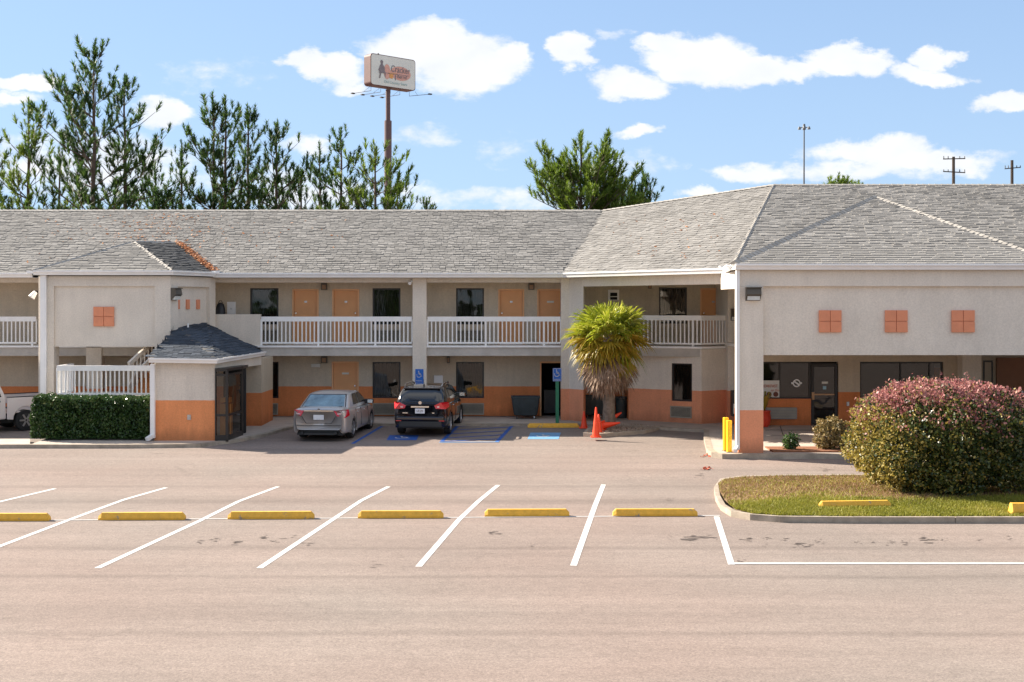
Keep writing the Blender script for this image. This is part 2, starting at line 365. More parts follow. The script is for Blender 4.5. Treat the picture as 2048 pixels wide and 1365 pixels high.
M_pine = leaf_mat('pine_needles', [(0, (.02, .05, .012)), (.6, (.055, .11, .024)), (1, (.15, .21, .035))], .5, posvar=1.6)
M_pine2 = leaf_mat('bright_pine_needles', [(0, (.05, .09, .012)), (.6, (.13, .20, .022)), (1, (.27, .33, .04))], .5, posvar=1.6)
M_hedge = leaf_mat('hedge_leaves', [(0, (.015, .04, .012)), (.6, (.05, .10, .025)), (.85, (.10, .15, .04)), (1, (.30, .32, .14))], .2, .25, 3)
M_bushg = leaf_mat('bush_leaves', [(0, (.010, .022, .009)), (.45, (.045, .07, .018)), (.8, (.12, .13, .03)), (1, (.27, .21, .09))], .25, .35, 2.5)
M_bushp = leaf_mat('bush_pink_tips', [(0, (.11, .04, .035)), (.35, (.30, .10, .10)), (.7, (.52, .25, .22)), (1, (.56, .40, .20))], .35, .45, 3)
M_bushy = leaf_mat('bush_yellow_tips', [(0, (.20, .15, .03)), (.6, (.36, .28, .05)), (1, (.46, .38, .14))], .35, .5)
M_shrub = leaf_mat('shrub_leaves', [(0, (.08, .06, .025)), (.4, (.17, .14, .05)), (.8, (.38, .27, .10)), (1, (.5, .36, .17))], .3, .5)
M_palm = leaf_mat('palm_frond_green', [(0, (.16, .22, .015)), (.5, (.36, .40, .03)), (1, (.58, .55, .12))], .35, .35)
M_palmy = leaf_mat('palm_frond_yellow', [(0, (.22, .19, .02)), (.5, (.42, .31, .03)), (1, (.50, .30, .05))], .35, .4)
M_palmd = leaf_mat('palm_frond_dead', [(0, (.18, .11, .07)), (.5, (.36, .24, .16)), (1, (.52, .39, .29))], .2, .7)
M_blade = leaf_mat('grass_blades', [(0, (.12, .13, .015)), (.5, (.27, .27, .03)), (1, (.44, .37, .09))], .35, .6, .6)
M_bladed = leaf_mat('dry_grass_blades', [(0, (.20, .12, .06)), (.6, (.33, .21, .10)), (1, (.30, .26, .07))], .3, .7, .6)
M_litter = leaf_mat('fallen_needles', [(0, (.35, .14, .06)), (.6, (.55, .26, .13)), (1, (.65, .38, .22))], .2, .8)

# ------------------------------------------------------------------ the ground
def asphalt_mat():
    m = bpy.data.materials.new('worn_asphalt'); m.use_nodes = True; nt = m.node_tree; N = nt.nodes; L = nt.links; b = N['Principled BSDF']
    b.inputs['Roughness'].default_value = .92; b.inputs['Specular IOR Level'].default_value = .2
    g = N.new('ShaderNodeNewGeometry')
    def noise(scale, det, rough, mul=(1, 1, 1), off=(0, 0, 0)):
        v = N.new('ShaderNodeVectorMath'); v.operation = 'MULTIPLY'; v.inputs[1].default_value = mul; L.new(g.outputs['Position'], v.inputs[0])
        a = N.new('ShaderNodeVectorMath'); a.inputs[1].default_value = off; L.new(v.outputs[0], a.inputs[0])
        n = N.new('ShaderNodeTexNoise'); n.inputs['Scale'].default_value = scale; n.inputs['Detail'].default_value = det; n.inputs['Roughness'].default_value = rough; L.new(a.outputs[0], n.inputs['Vector']); return n.outputs[0]
    def rng(src, a, c, lo, hi, sm=False):
        r = N.new('ShaderNodeMapRange'); r.inputs[1].default_value = a; r.inputs[2].default_value = c; r.inputs[3].default_value = lo; r.inputs[4].default_value = hi
        if sm: r.interpolation_type = 'SMOOTHSTEP'
        L.new(src, r.inputs[0]); return r.outputs[0]
    def M(op, a, c):
        n = N.new('ShaderNodeMath'); n.operation = op
        for i, v in enumerate((a, c)):
            if isinstance(v, (int, float)): n.inputs[i].default_value = v
            else: L.new(v, n.inputs[i])
        return n.outputs[0]
    streak = rng(noise(1, 6, .6, (.07, 1.3, 1)), .35, .65, .91, 1.05)      # paver passes run along the building
    streak2 = rng(noise(1, 5, .7, (.35, 4.5, 1), (9, 3, 0)), .3, .7, .95, 1.04)
    big = rng(noise(.25, 4, .5), .3, .7, .93, 1.06)
    grain = rng(noise(26, 6, .8), .3, .7, .62, 1.36)
    mid = rng(noise(7, 5, .75, (1, 1.5, 1), (3, 9, 0)), .3, .7, .86, 1.13)
    spk = rng(noise(110, 2, .6), .3, .75, .82, 1.22)
    stain = rng(noise(1, 6, .65, (.9, 1.6, 1), (31, 7, 0)), .66, .76, 1, .62, True)
    sp = N.new('ShaderNodeSeparateXYZ'); L.new(g.outputs['Position'], sp.inputs[0]); wob = noise(1, 5, .6, (.25, .6, 1), (2, 50, 0))
    yw = M('ADD', sp.outputs[1], M('MULTIPLY', wob, .35))
    fac = M('MULTIPLY', M('MULTIPLY', streak, streak2), M('MULTIPLY', big, M('MULTIPLY', M('MULTIPLY', grain, mid), spk)))
    fac = M('MULTIPLY', fac, stain)
    for y0, wd, amt in ((17.05, .10, .86), (20.65, .10, .84), (23.05, .13, .84), (28.6, .28, .82), (30.9, .2, .88), (33.6, .2, .93)):   # joints between paver passes
        dd = M('ABSOLUTE', M('SUBTRACT', yw, y0+.17), 0)
        fac = M('MULTIPLY', fac, M('ADD', rng(dd, 0, wd*2.2, amt, 1, True), 0))
    # fine cracks
    vo = N.new('ShaderNodeTexVoronoi'); vo.feature = 'DISTANCE_TO_EDGE'; vo.inputs['Scale'].default_value = .22
    nd = N.new('ShaderNodeTexNoise'); nd.inputs['Scale'].default_value = 1.2; nd.inputs['Detail'].default_value = 6; L.new(g.outputs['Position'], nd.inputs['Vector'])
    ad = N.new('ShaderNodeVectorMath'); ad.operation = 'MULTIPLY_ADD'; ad.inputs[1].default_value = (1.2, 1.2, 0); L.new(nd.outputs['Color'], ad.inputs[0]); L.new(g.outputs['Position'], ad.inputs[2]); L.new(ad.outputs[0], vo.inputs['Vector'])
    fac = M('MULTIPLY', fac, rng(vo.outputs['Distance'], 0, .005, .90, 1))
    cmix = N.new('ShaderNodeMixRGB'); cmix.inputs[1].default_value = (.262, .203, .173, 1); cmix.inputs[2].default_value = (.248, .208, .180, 1); L.new(rng(noise(.12, 4, .5, (1, 1, 1), (5, 5, 0)), .35, .65, 0, 1), cmix.inputs[0])
    vs = N.new('ShaderNodeVectorMath'); vs.operation = 'SCALE'; L.new(cmix.outputs[0], vs.inputs[0]); L.new(fac, vs.inputs['Scale']); L.new(vs.outputs[0], b.inputs['Base Color'])
    bp = N.new('ShaderNodeBump'); bp.inputs['Strength'].default_value = .5; bp.inputs['Distance'].default_value = .01; L.new(noise(60, 4, .7), bp.inputs['Height']); L.new(bp.outputs[0], b.inputs['Normal'])
    return m
M_asphalt = asphalt_mat()
mb = MB()
ys = [-60, 10, 20, 31.5, 33, 35, 37, 39, 41, 43, 44, 50, 80, 150, 400, 1200]
xs = [-900, -200, -60, -30, 0, 30, 60, 200, 900]
mb.grid([[(x, y, gz(y)) for x in xs] for y in ys])
part('asphalt_lot', mb, M_asphalt, kind='structure')

def sheet(pts, dz, mb=None, drape=True):
    mb = mb or MB(); mb.face([(p[0], p[1], gz(p[1])+dz) for p in pts]); return mb
def stripe(pts, w, dz=.005, mb=None):
    """painted stripe along ground points"""
    mb = mb or MB()
    dense = []
    for a, c in zip(pts[:-1], pts[1:]):
        n = max(1, int((c-a).length/.8))
        for i in range(n): dense.append(a.lerp(c, i/n))
    dense.append(pts[-1]); L_, R_ = [], []
    for i, p in enumerate(dense):
        d = (dense[min(i+1, len(dense)-1)]-dense[max(i-1, 0)]); d.z = 0; d.normalize(); r = Vector((d.y, -d.x, 0))
        a = p-r*w/2; c = p+r*w/2; L_.append((a.x, a.y, gz(a.y)+dz)); R_.append((c.x, c.y, gz(c.y)+dz))
    mb.grid([L_, R_], flip=True); return mb
stall = [[(110, 978), (0, 1004), (-60, 1020)], [(332, 976), (248, 1000), (150, 1036), (0, 1093), (-60, 1118)], [(556, 974), (478, 1003), (400, 1042), (195, 1137)],
         [(777, 974), (722, 1002), (665, 1040), (519, 1137)], [(996, 971), (957, 1003), (918, 1040), (837, 1134)], [(1207, 970), (1190, 1012), (1147, 1132)], [(1433, 1034), (1463, 1130)]]
for i, pl in enumerate(stall):
    o = part('parking_line', stripe([G(*p) for p in pl], .115), M_linew, kind='structure')
part('parking_line', stripe([G(1458, 1128), G(2110, 1128)], .115, .009), M_linew, kind='structure')
part('parking_line', stripe([G(-60, 1043), G(400, 1039), G(900, 1036), G(1440, 1032)], .055, .009), M_linew, kind='structure')

# blue accessible bays
mb = MB()
stripe([G(774, 848), G(705, 888)], .12, .005, mb); stripe([G(922, 847), G(883, 884)], .13, .005, mb); stripe([G(1030, 847), G(993, 885)], .13, .005, mb)
part('blue_bay_line', mb, M_lineb, kind='structure')
mb = MB()
for k in range(5):
    a = .05+k*.2; lft = G(922, 847).lerp(G(883, 884), min(1, a+.18)); rgt = G(1030, 847).lerp(G(993, 885), a)
    stripe([lft, rgt], .11, .009, mb)
part('blue_hatching', mb, M_lineb, kind='structure')
part('light_blue_line', stripe([G(878, 886), G(998, 885)], .1, .013), M_linel, kind='structure')

def wheelchair(mb, o, ux, uy, s, lift=Vector((0, 0, 0))):
    """the international access symbol as flat strips; o centre, ux/uy axes, s size"""
    def pt(x, y): return o+ux*(x*s)+uy*(y*s)+lift
    def seg(a, c, w):
        a = pt(*a); c = pt(*c); d = (c-a).normalized(); r = d.cross(ux.cross(uy)).normalized()*w*s/2
        mb.face([a-r, c-r, c+r, a+r][::-1])
    for i in range(14):                          # wheel: open ring
        t0 = rad(-200+i*20); t1 = rad(-200+(i+1)*20+1); r0, r1 = .24, .31
        mb.face([pt(-.06+r0*math.cos(t0), -.12+r0*math.sin(t0)), pt(-.06+r1*math.cos(t0), -.12+r1*math.sin(t0)), pt(-.06+r1*math.cos(t1), -.12+r1*math.sin(t1)), pt(-.06+r0*math.cos(t1), -.12+r0*math.sin(t1))])
    seg((-.08, .26), (-.02, -.02), .09); seg((-.03, -.01), (.18, -.03), .08); seg((.17, 0), (.27, -.28), .07); seg((-.06, .12), (.14, .10), .05); seg((.25, -.27), (.34, -.23), .06)
    mb.face([pt(-.09+.065*math.cos(2*math.pi*k/12), .37+.065*math.sin(2*math.pi*k/12)) for k in range(12)])
def bay_symbol(px0, px1, y0, y1, mm, dzb):
    a, b_, c, d = G(px0+6, y0), G(px1, y0), G(px1-5, y1), G(px0, y1)
    mb = MB(); mb.face([(p.x, p.y, p.z+dzb) for p in (d, c, b_, a)])
    part('blue_bay_panel', mb, mm, kind='structure')
    mb = MB(); ux = (c-d).normalized(); uy = (a-d); 
    ctr = (a+b_+c+d)/4; s = (c-d).length*.72; uy = uy.normalized()*1.0
    wheelchair(mb, ctr, ux, uy, s, Vector((0, 0, dzb+.006))); part('access_symbol', mb, M_linew, kind='structure')
bay_symbol(773, 838, 871, 881, M_lineb, .006); bay_symbol(1055, 1122, 866, 879, M_linel, .006)

# tar repairs, oil drips and scuffs on the surface
M_tar = mat('oil_stain', (.085, .065, .055), .9, var=.3, scale=8)
spots = [(430, 1080, .5), (470, 1085, .6), (530, 1075, .55), (550, 1083, .5), (590, 1076, .35), (620, 1088, .4), (400, 1084, .3), (1385, 1075, .9), (1425, 1073, .5), (1495, 1078, .35), (1500, 1076, .25), (1535, 1077, .4), (1568, 1078, .25),
         (1608, 1092, .7), (1640, 1084, .3), (1715, 1084, .3), (1745, 1083, .2), (1780, 1085, .35), (1810, 1086, .3), (1850, 1080, .6), (1890, 1081, .3), (1955, 1080, .3), (2020, 1078, .25), (1335, 998, .3), (1655, 941, .5), (1640, 936, .25), (1480, 1122, .35), (1065, 1093, .2), (750, 1130, .3), (985, 1066, .4), (1400, 951, .5), (1530, 1090, .2), (1340, 1073, .2)]
mb = MB(); rr = random.Random(3)
for (px, py, s) in spots:
    for q in range(9):
        c = G(px+rr.gauss(0, 16)*s, py+rr.gauss(0, 2.6), .0045); n = 9; w = s*rr.uniform(.012, .10); ex = rr.uniform(.6, 2.6)
        mb.face([(c.x+ex*w*(1.6 if k % 2 else 1.1)*rr.uniform(.3, 1.2)*math.cos(2*math.pi*k/n), c.y+w*.9*rr.uniform(.3, 1.2)*math.sin(2*math.pi*k/n), gz(c.y)+.0045+q*.0006) for k in range(n)])
part('oil_stains', mb, M_tar, kind='structure')

# ------------------------------------------------------------------ pavements
def prism_ground(pts, top, kind_name, m, edge=True):
    mb = MB(); mb.prism(pts, -.6, [top(p) if callable(top) else top for p in pts]); return part(kind_name, mb, m, kind='structure')
DW, DC, DE = 46.8, 45.36, 44.8        # room wall, gallery front, eaves
DL = 43.7                              # lobby wall
walk = lambda p: -.02 if p[1] > 43.9 else -.02-(43.9-p[1])*.015
# along the left wing, with the rounded nose round the booth
left_edge = [(X(-400, 38), 38.1), (X(250, 38), 38.1), (X(400, 38.2), 38.3), (X(470, 39.2), 39.4), (X(530, 40.8), 41.0), (X(570, 42.6), 42.6), (X(610, 43.9), 43.9), (X(1150, 43.9), 43.9), (X(1150, 47), 47.2), (-30, 47.2)]
# sidewalk with driveway cut-out behind the front strip at the far left
pa = [(-30, 38.1), (X(60, 38.1), 38.1), (X(60, 39.6), 39.6), (-30, 39.6)]
pb = [(X(60, 38.1)+.002, 38.1)]+left_edge[1:8]+[(X(1150, 46.8), 47.2), (X(60, 39.6)+.002, 47.2)]
prism_ground(pa, walk, 'pavement', M_concrete); prism_ground(pb, walk, 'pavement', M_concrete)
def curb(pts, name='kerb', w=.16, dz=.006, m=None, top=walk):
    """a kerb stone run along plan points, each about 3 m stone a mesh of its own joined with open joints"""
    mb = MB(); tot = 0
    for a, c in zip(pts[:-1], pts[1:]):
        a = Vector((*a[:2], 0)); c = Vector((*c[:2], 0)); d = (c-a); L_ = d.length; d.normalize(); r = Vector((-d.y, d.x, 0)); n = max(1, round(L_/3))
        for i in range(n):
            s = a+d*(L_*i/n+(.008 if i else 0)); e = a+d*(L_*(i+1)/n)
            q = [s-r*.03, e-r*.03, e+r*w, s+r*w]
            mb.prism([(v.x, v.y) for v in q], -.6, [top((v.x, v.y))+dz for v in q])
    return part(name, mb, m or M_curb, kind='structure')
curb(left_edge[:8], 'kerb')
# right-hand pavement: below the angled part and the portico
rt = [(X(1150, 43.9)+.002, 43.9), (X(1330, 42.6), 42.7), (X(1410, 42.0), 42.1), (X(1408, 40.3), 40.2), (X(1413, 37.2), 37.0), (X(1424, 36.2), 36.1), (X(1446, 35.8), 35.8), (26, 35.8), (26, 47.2), (X(1150, 46.8)+.003, 47.2)]
walk_r = lambda p: -.02 if p[1] > 43.9 else -.02-(43.9-p[1])*.0125
prism_ground(rt, walk_r, 'pavement', M_concrete)
curb(rt[:8], 'kerb', top=walk_r)
# joints of the paving under the portico
mb = MB()
for py in (862, 872, 884):
    a = (CZ+.07)*FPX/(py-HY); mb.box(X(1530, a), X(2100, a), a-.012, a+.012, -.2, walk_r((0, a))+.004)
for px in (1560, 1640, 1720, 1800, 1880, 1960):
    pts = [P(px, 850, 43.2), P(px+18, 850, 36.4)]
    mb.face([(pts[0].x-.012, pts[0].y, walk_r((0, 43.2))+.005), (pts[1].x-.012, pts[1].y, walk_r((0, 36.4))+.005), (pts[1].x+.012, pts[1].y, walk_r((0, 36.4))+.005), (pts[0].x+.012, pts[0].y, walk_r((0, 43.2))+.005)])
part('paving_joints', mb, M_dark, kind='structure')
# planting strip in front of the lobby
mb = MB(); mb.prism([(X(1545, 36.2), 36.15), (24, 36.15), (24, 37.3), (X(1545, 36.2), 37.3)], -.3, -.07); part('planting_strip', mb, M_soil, kind='structure')

# ------------------------------------------------------------------ the motel
motel = empty('motel_building', (0, DC, 0), 0, 'long two storey beige and orange motel with grey shingle roofs, white railings and outside galleries', 'building')
EZ = 5.39
def wall_run(mb, x0, x1, z0, z1, y0, y1, ops):
    """wall box with rectangular openings (x0,x1,z0,z1)"""
    xs_ = sorted(set([x0, x1]+[v for o in ops for v in o[:2] if x0 < v < x1]))
    for a, c in zip(xs_[:-1], xs_[1:]):
        mid = (a+c)/2; cuts = sorted([(o[2], o[3]) for o in ops if o[0] < mid < o[1]]); z = z0
        for lo, hi in cuts:
            if lo > z: mb.box(a, c, y0, y1, z, lo)
            z = max(z, hi)
        if z < z1: mb.box(a, c, y0, y1, z, z1)
def XW(px): return X(px, DW)
wins = []; doors = []
for a, c in ((500, 557), (745, 801), (912, 968)):
    wins.append((XW(a), XW(c), 3.49, 4.87)); wins.append((XW(a), XW(c), .68, 2.06))
wins.append((XW(1318), XW(1374), 3.52, 4.90))
for a, c in ((585, 637), (665, 718), (997, 1048), (1075, 1127)): doors.append((XW(a), XW(c), 2.73, 4.83))
doors.append((XW(1401), XW(1453), 2.73, 4.86)); doors.append((XW(664), XW(717), 0, 2.07))
openway = (XW(1080), XW(1130), 0, 2.07)
mb = MB()
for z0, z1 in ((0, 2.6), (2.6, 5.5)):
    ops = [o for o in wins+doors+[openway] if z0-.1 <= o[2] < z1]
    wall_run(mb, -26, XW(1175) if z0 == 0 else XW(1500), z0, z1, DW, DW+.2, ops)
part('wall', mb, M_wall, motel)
# window kit: all of one size share their meshes
def part_at(name, me, mats_, parent, loc):
    if not me.materials:
        for q in (mats_ if isinstance(mats_, (list, tuple)) else [mats_]): me.materials.append(q)
    return link(name, me, parent, loc)
KIT = {}
def kit(key, fn):
    if key not in KIT: KIT[key] = fn()
    return KIT[key]
def rel(v): return Vector(v)-Vector(motel.location)
def frame_mesh(w, h, fw=.06, d=.10, mull=()):
    mb = MB(); mb.box(0, w, 0, d, 0, fw); mb.box(0, w, 0, d, h-fw, h); mb.box(0, fw, 0, d, fw, h-fw); mb.box(w-fw, w, 0, d, fw, h-fw)
    for q in mull: mb.box(q-.025, q+.025, .005, d-.005, fw, h-fw)
    return mb.mesh('frame')
def pane_mesh(w, h, fw=.06): return MB().face([(fw, .04, fw), (w-fw, .04, fw), (w-fw, .04, h-fw), (fw, .04, h-fw)]).mesh('pane')
def curtain_mesh(w, h, split=0):
    mb = MB(); n = int(w/.035); rows = [[], []]
    for i in range(n+1):
        x = .05+(w-.1)*i/n; y = .14+.02*math.sin(i*1.7)+.012*math.sin(i*.61+1)
        rows[0].append((x, y, .03)); rows[1].append((x, y, h-.02))
    mb.grid(rows); return mb.mesh('curtain')
def window(x0, x1, z0, z1, y, mull=(), curtain=True, yaw=None, origin=None, parent=motel, gl=None):
    w, h = round(x1-x0, 3), round(z1-z0, 3)
    fo = part_at('window', kit(('f', w, h, mull), lambda: frame_mesh(w, h, mull=mull)), M_bronze, parent, rel((x0, y+.05, z0)) if parent == motel else (x0, y, z0))
    part_at('pane', kit(('p', w, h, gl), lambda: pane_mesh(w, h)), gl or M_glass, fo, (0, 0, 0))
    if curtain: part_at('curtain', kit(('c', w, h), lambda: curtain_mesh(w, h)), M_curt, fo, (0, 0, 0))
    else: part_at('dark_room', kit(('d', w, h), lambda: MB().box(-.1, w+.1, 1.2, 1.25, -.1, h+.1).mesh('dark_room')), M_dark, fo, (0, 0, 0))
    if yaw is not None: fo.rotation_euler = (0, 0, yaw)
    return fo
for o in wins: window(*o, DW)
def door_mesh(w, h):
    mb = MB(); mb.box(.055, w-.055, .06, .10, .01, h-.055); return mb.mesh('door')
def door_frame_mesh(w, h):
    mb = MB(); mb.box(-.01, .05, -.02, .12, 0, h); mb.box(w-.05, w+.01, -.02, .12, 0, h); mb.box(.05, w-.05, -.02, .12, h-.05, h+.01); return mb.mesh('door_frame')
def handle_mesh():
    mb = MB(); mb.box(-.05, .05, .03, .06, -.14, 0); mb.tube([(0, .03, .17), (0, .0, .17)], .028, 8); mb.box(-.05, .07, -.02, .0, -.06, -.02); return mb.mesh('handle')
for i, (a, c, z0, z1) in enumerate(doors):
    w, h = round(c-a, 3), round(z1-z0, 3)
    d = part_at('door', kit(('door', w, h), lambda: door_mesh(w, h)), M_door, motel, rel((a, DW, z0)))
    part_at('door_frame', kit(('df', w, h), lambda: door_frame_mesh(w, h)), M_doorframe, d, (0, 0, 0))
    hx = .13 if i in (0, 2) else w-.14
    if i == 4: hx = .13
    part_at('handle', kit('h', handle_mesh), M_chrome, d, (hx, 0, 1.02 if i != 5 else .98))
    part_at('number_plate', kit(('np', i in (3, 5)), lambda: MB().box(-.13 if i in (3, 5) else -.05, .13 if i in (3, 5) else .05, .045, .06, -.035, .035).mesh('number_plate')), M_alu if i not in (3, 5) else M_paper, d, (w*.5, 0, 1.62))
    part_at('threshold', kit(('th', w), lambda: MB().box(.05, w-.05, -.04, .1, 0, .06).mesh('threshold')), M_white, d, (0, 0, 0))
# dark laundry doorway
mb = MB(); a, c = openway[:2]; mb.box(a-.6, c+.6, DW+2.4, DW+2.45, 0, 2.6); mb.box(a-.65, a-.6, DW+.2, DW+2.45, 0, 2.6); mb.box(c+.6, c+.65, DW+.2, DW+2.45, 0, 2.6); mb.box(a-.6, c+.6, DW+.2, DW+2.4, 2.5, 2.55)
part('laundry_room', mb, M_dark, motel)
d = part_at('door_frame', door_frame_mesh(c-a, 2.07), M_doorframe, motel, rel((a, DW, 0)))
mb = MB(); mb.box(a+.18, a+.78, DW+1.3, DW+1.9, .0, .9); mb.tube([(a+.48, DW+1.29, .5), (a+.48, DW+1.25, .5)], .2, 16); part('washing_machine', mb, mat('appliance', (.10, .10, .10), .4), motel)
# grilles of the room air conditioners
def grille_mesh(w, h, n=9):
    mb = MB(); mb.box(0, w, 0, .05, 0, .03); mb.box(0, w, 0, .05, h-.03, h); mb.box(0, .03, 0, .05, .03, h-.03); mb.box(w-.03, w, 0, .05, .03, h-.03)
    for i in range(n):
        z = .045+(h-.09)*i/(n-1); mb.bar((.03, .02, z), (w-.03, .02, z), .012, .022)
    return mb.mesh('air_grille')
def grille(px0, px1, z0, y, h=.44):
    g = part_at('air_grille', kit(('g', px0), lambda: grille_mesh(X(px1, y)-X(px0, y), h)), M_grille, motel, rel((X(px0, y), y-.05, z0)))
    part_at('grille_back', kit(('gb', px0), lambda: MB().box(.02, X(px1, y)-X(px0, y)-.02, .04, .048, .02, h-.02).mesh('grille_back')), M_dark, g, (0, 0, 0)); return g
for a, c in ((501, 556), (745, 801), (912, 968)): grille(a, c, .05, DW); grille(a, c, 2.85, DW)
# gallery: slab, beam, ceiling
mb = MB()
mb.box(-26, X(1128, DC), DC, DW-.002, 2.35, 2.66); part('gallery_slab', mb, M_slab, motel)
mb = MB(); mb.box(-26, X(1128, DC), DC-.05, DW-.004, 2.662, 2.73); part('slab_trim', mb, M_white, motel)
mb = MB(); mb.box(-26, X(1128, DC), DC+.02, DC+.28, 5.06, 5.26); part('gallery_beam', mb, M_smooth, motel)
mb = MB(); mb.box(-26, X(1500, DC), DC+.28, DW+.1, 5.16, 5.22); part('gallery_ceiling', mb, M_slab, motel)
# columns
def column(px0, px1, D=DC-.08, z0=-.05, depth=.5, z1=5.22): return part('column', MB().box(X(px0, D), X(px1, D), D, D+depth, z0, z1), M_smooth, motel, bevel=.012)
column(825, 853)
def col2():
    D = DC-.1; pts = [(X(1122, D), D), (X(1138, D), D), (X(1167, 44.7), 44.75), (X(1167, 44.7)+.1, 45.2), (X(1150, 45.7), 45.7), (X(1122, D), 45.7)]
    return part('column', MB().prism(pts, -.05, 5.22), M_smooth, motel)
col2()
# railings
def railing(pts, z0, h=1.07, gap=.152, posts=True, skipends=False, top_h=.2):
    r = part('railing', _rail(pts, z0+h-top_h*.9, z0+h, .09), M_white, motel)      # the top board carries the rest
    part('bottom_rail', _rail(pts, z0+.07, z0+.13, .05), M_white, r)
    bal = kit(('bal', round(h, 2)), lambda: MB().box(-.022, .022, -.022, .022, .13, h-.1).mesh('baluster'))
    post = kit(('post', round(h, 2)), lambda: MB().box(-.035, .035, -.035, .035, 0, h-.1).mesh('post'))
    inv = world_of(r).inverted(); acc = 0
    for a, c in zip(pts[:-1], pts[1:]):
        a = Vector((*a, z0)); c = Vector((*c, z0)); L_ = (c-a).length; n = max(1, round(L_/gap)); yaw = math.atan2(c.y-a.y, c.x-a.x)
        for i in range(n+1):
            p = inv @ a.lerp(c, i/n); is_p = posts and (acc+i) % 14 == 0
            o = part_at('post' if is_p else 'baluster', post if is_p else bal, M_white, r, p); o.rotation_euler = (0, 0, yaw)
        acc += n
    return r
def _rail(pts, z0, z1, w):
    mb = MB()
    for a, c in zip(pts[:-1], pts[1:]): mb.bar((*a, (z0+z1)/2), (*c, (z0+z1)/2), w, z1-z0)
    return mb
yr = DC+.04
railing([(-22, yr), (X(73, yr), yr)], 2.73)
railing([(X(523, yr), yr), (X(824, yr), yr)], 2.73); railing([(X(855, yr), yr), (X(1121, yr), yr)], 2.73)
# angled part: lower room, balcony
s_a, s_b, s_c, s_d = (X(1257, 45.6), 45.6), (X(1403, 44.1), 44.1), (X(1456, 44.8), 44.8), (X(1456, 47), 47)
def angled_wall(a, c, z0, z1, th, ops, mm, name='wall'):
    """wall along plan a->c with openings given as (s0,s1,z0,z1) along it"""
    a = Vector((*a, 0)); c = Vector((*c, 0)); d = (c-a); L_ = d.length; yaw = math.atan2(d.y, d.x)
    mb = MB(); wall_run(mb, 0, L_, z0, z1, 0, th, ops)
    me = mb.mesh(name); me.transform(Matrix.Translation(a-Vector(motel.location)) @ Matrix.Rotation(yaw, 4, 'Z')); me.materials.append(mm)
    o = link(name, me, motel); return o, yaw, Vector((math.cos(yaw), math.sin(yaw), 0))
def s_at(px, a, c):
    lo, hi = 0., 1.
    for _ in range(40):
        t = (lo+hi)/2; x = a[0]+(c[0]-a[0])*t; y = a[1]+(c[1]-a[1])*t
        if CX+x*FPX/y < px: lo = t
        else: hi = t
    return lo*math.dist(a, c)
w0, w1 = s_at(1343, s_a, s_b), s_at(1384, s_a, s_b)
_, yw_, dv = angled_wall(s_a, s_b, -.05, 2.63, .2, [(w0, w1, .74, 2.11)], M_smooth)
angled_wall(s_b, s_c, -.05, 2.63, .2, [], M_smooth)
part('wall', MB().box(s_a[0], s_a[0]+.2, s_a[1]+.1, 47.0, -.05, 2.6), M_wall, motel)
o = Vector((*s_a, .74))+dv*w0
window(0, w1-w0, 0, 1.37, 0).location = rel((o.x-math.sin(yw_)*.05, o.y+math.cos(yw_)*.05, .74)); C.objects[-1]
for q in [k for k in C.objects if k.parent == motel and k.name.startswith('window')][-1:]: q.rotation_euler = (0, 0, yw_)
o = Vector((*s_a, 0))+dv*(w0-.03)
gq = part_at('air_grille', grille_mesh(w1-w0+.03, .42), M_grille, motel, rel((o.x+math.sin(yw_)*.055, o.y-math.cos(yw_)*.055, .14))); gq.rotation_euler = (0, 0, yw_)
part_at('grille_back', MB().box(.02, w1-w0, .04, .048, .02, .4).mesh('grille_back'), M_dark, gq, (0, 0, 0))
bal = [(X(1160, 45.0), 45.05), s_a, s_b, s_c, (X(1456, 46.8), 46.79), (X(1160, 45.0), 46.79)]
bal_f = [(X(1160, 45.0), 45.05), (X(1257, 45.0), 45.15), (s_b[0], s_b[1]-.06), (s_c[0]+.02, s_c[1]-.06)]
part('gallery_slab', MB().prism([bal_f[0], bal_f[1], (s_b[0], s_b[1]+.01), (s_c[0], s_c[1]+.01), (X(1456, 46.8), 46.79), (X(1160, 45.0), 46.79)], 2.36, 2.655), M_slab, motel)
part('slab_trim', MB().prism(bal_f+[(X(1456, 46.8), 46.785), (X(1160, 45.0), 46.785)], 2.657, 2.73), M_white, motel)
railing([(p[0], p[1]+.09) for p in bal_f], 2.73, 1.12)
part('wall', MB().box(X(1172, DW), XW(1262), DW+.4, DW+.6, 0, 2.4), M_wall, motel)       # back of the bin recess
part('recess_ceiling', MB().box(X(1160, DW), XW(1262), 45.4, DW+.6, 2.28, 2.345), M_slab, motel)
pier = part('column', MB().box(X(1456, 44.2), X(1482, 44.2), 44.2, 47, -.05, 5.22), M_smooth, motel)
mb = MB(); mb.box(X(1216, DW), X(1238, DW), DW-.09, DW-.001, Z(601, DW), Z(580, DW))
v = part('vent_box', mb, M_white, motel)
mb = MB(); mb.box(X(1220, DW), X(1234, DW), DW-.1, DW-.092, Z(593, DW), Z(586, DW)); mb.box(X(1220, DW), X(1234, DW), DW-.1, DW-.092, Z(600, DW), Z(594.5, DW)); part('vent_slot', mb, M_dark, v)

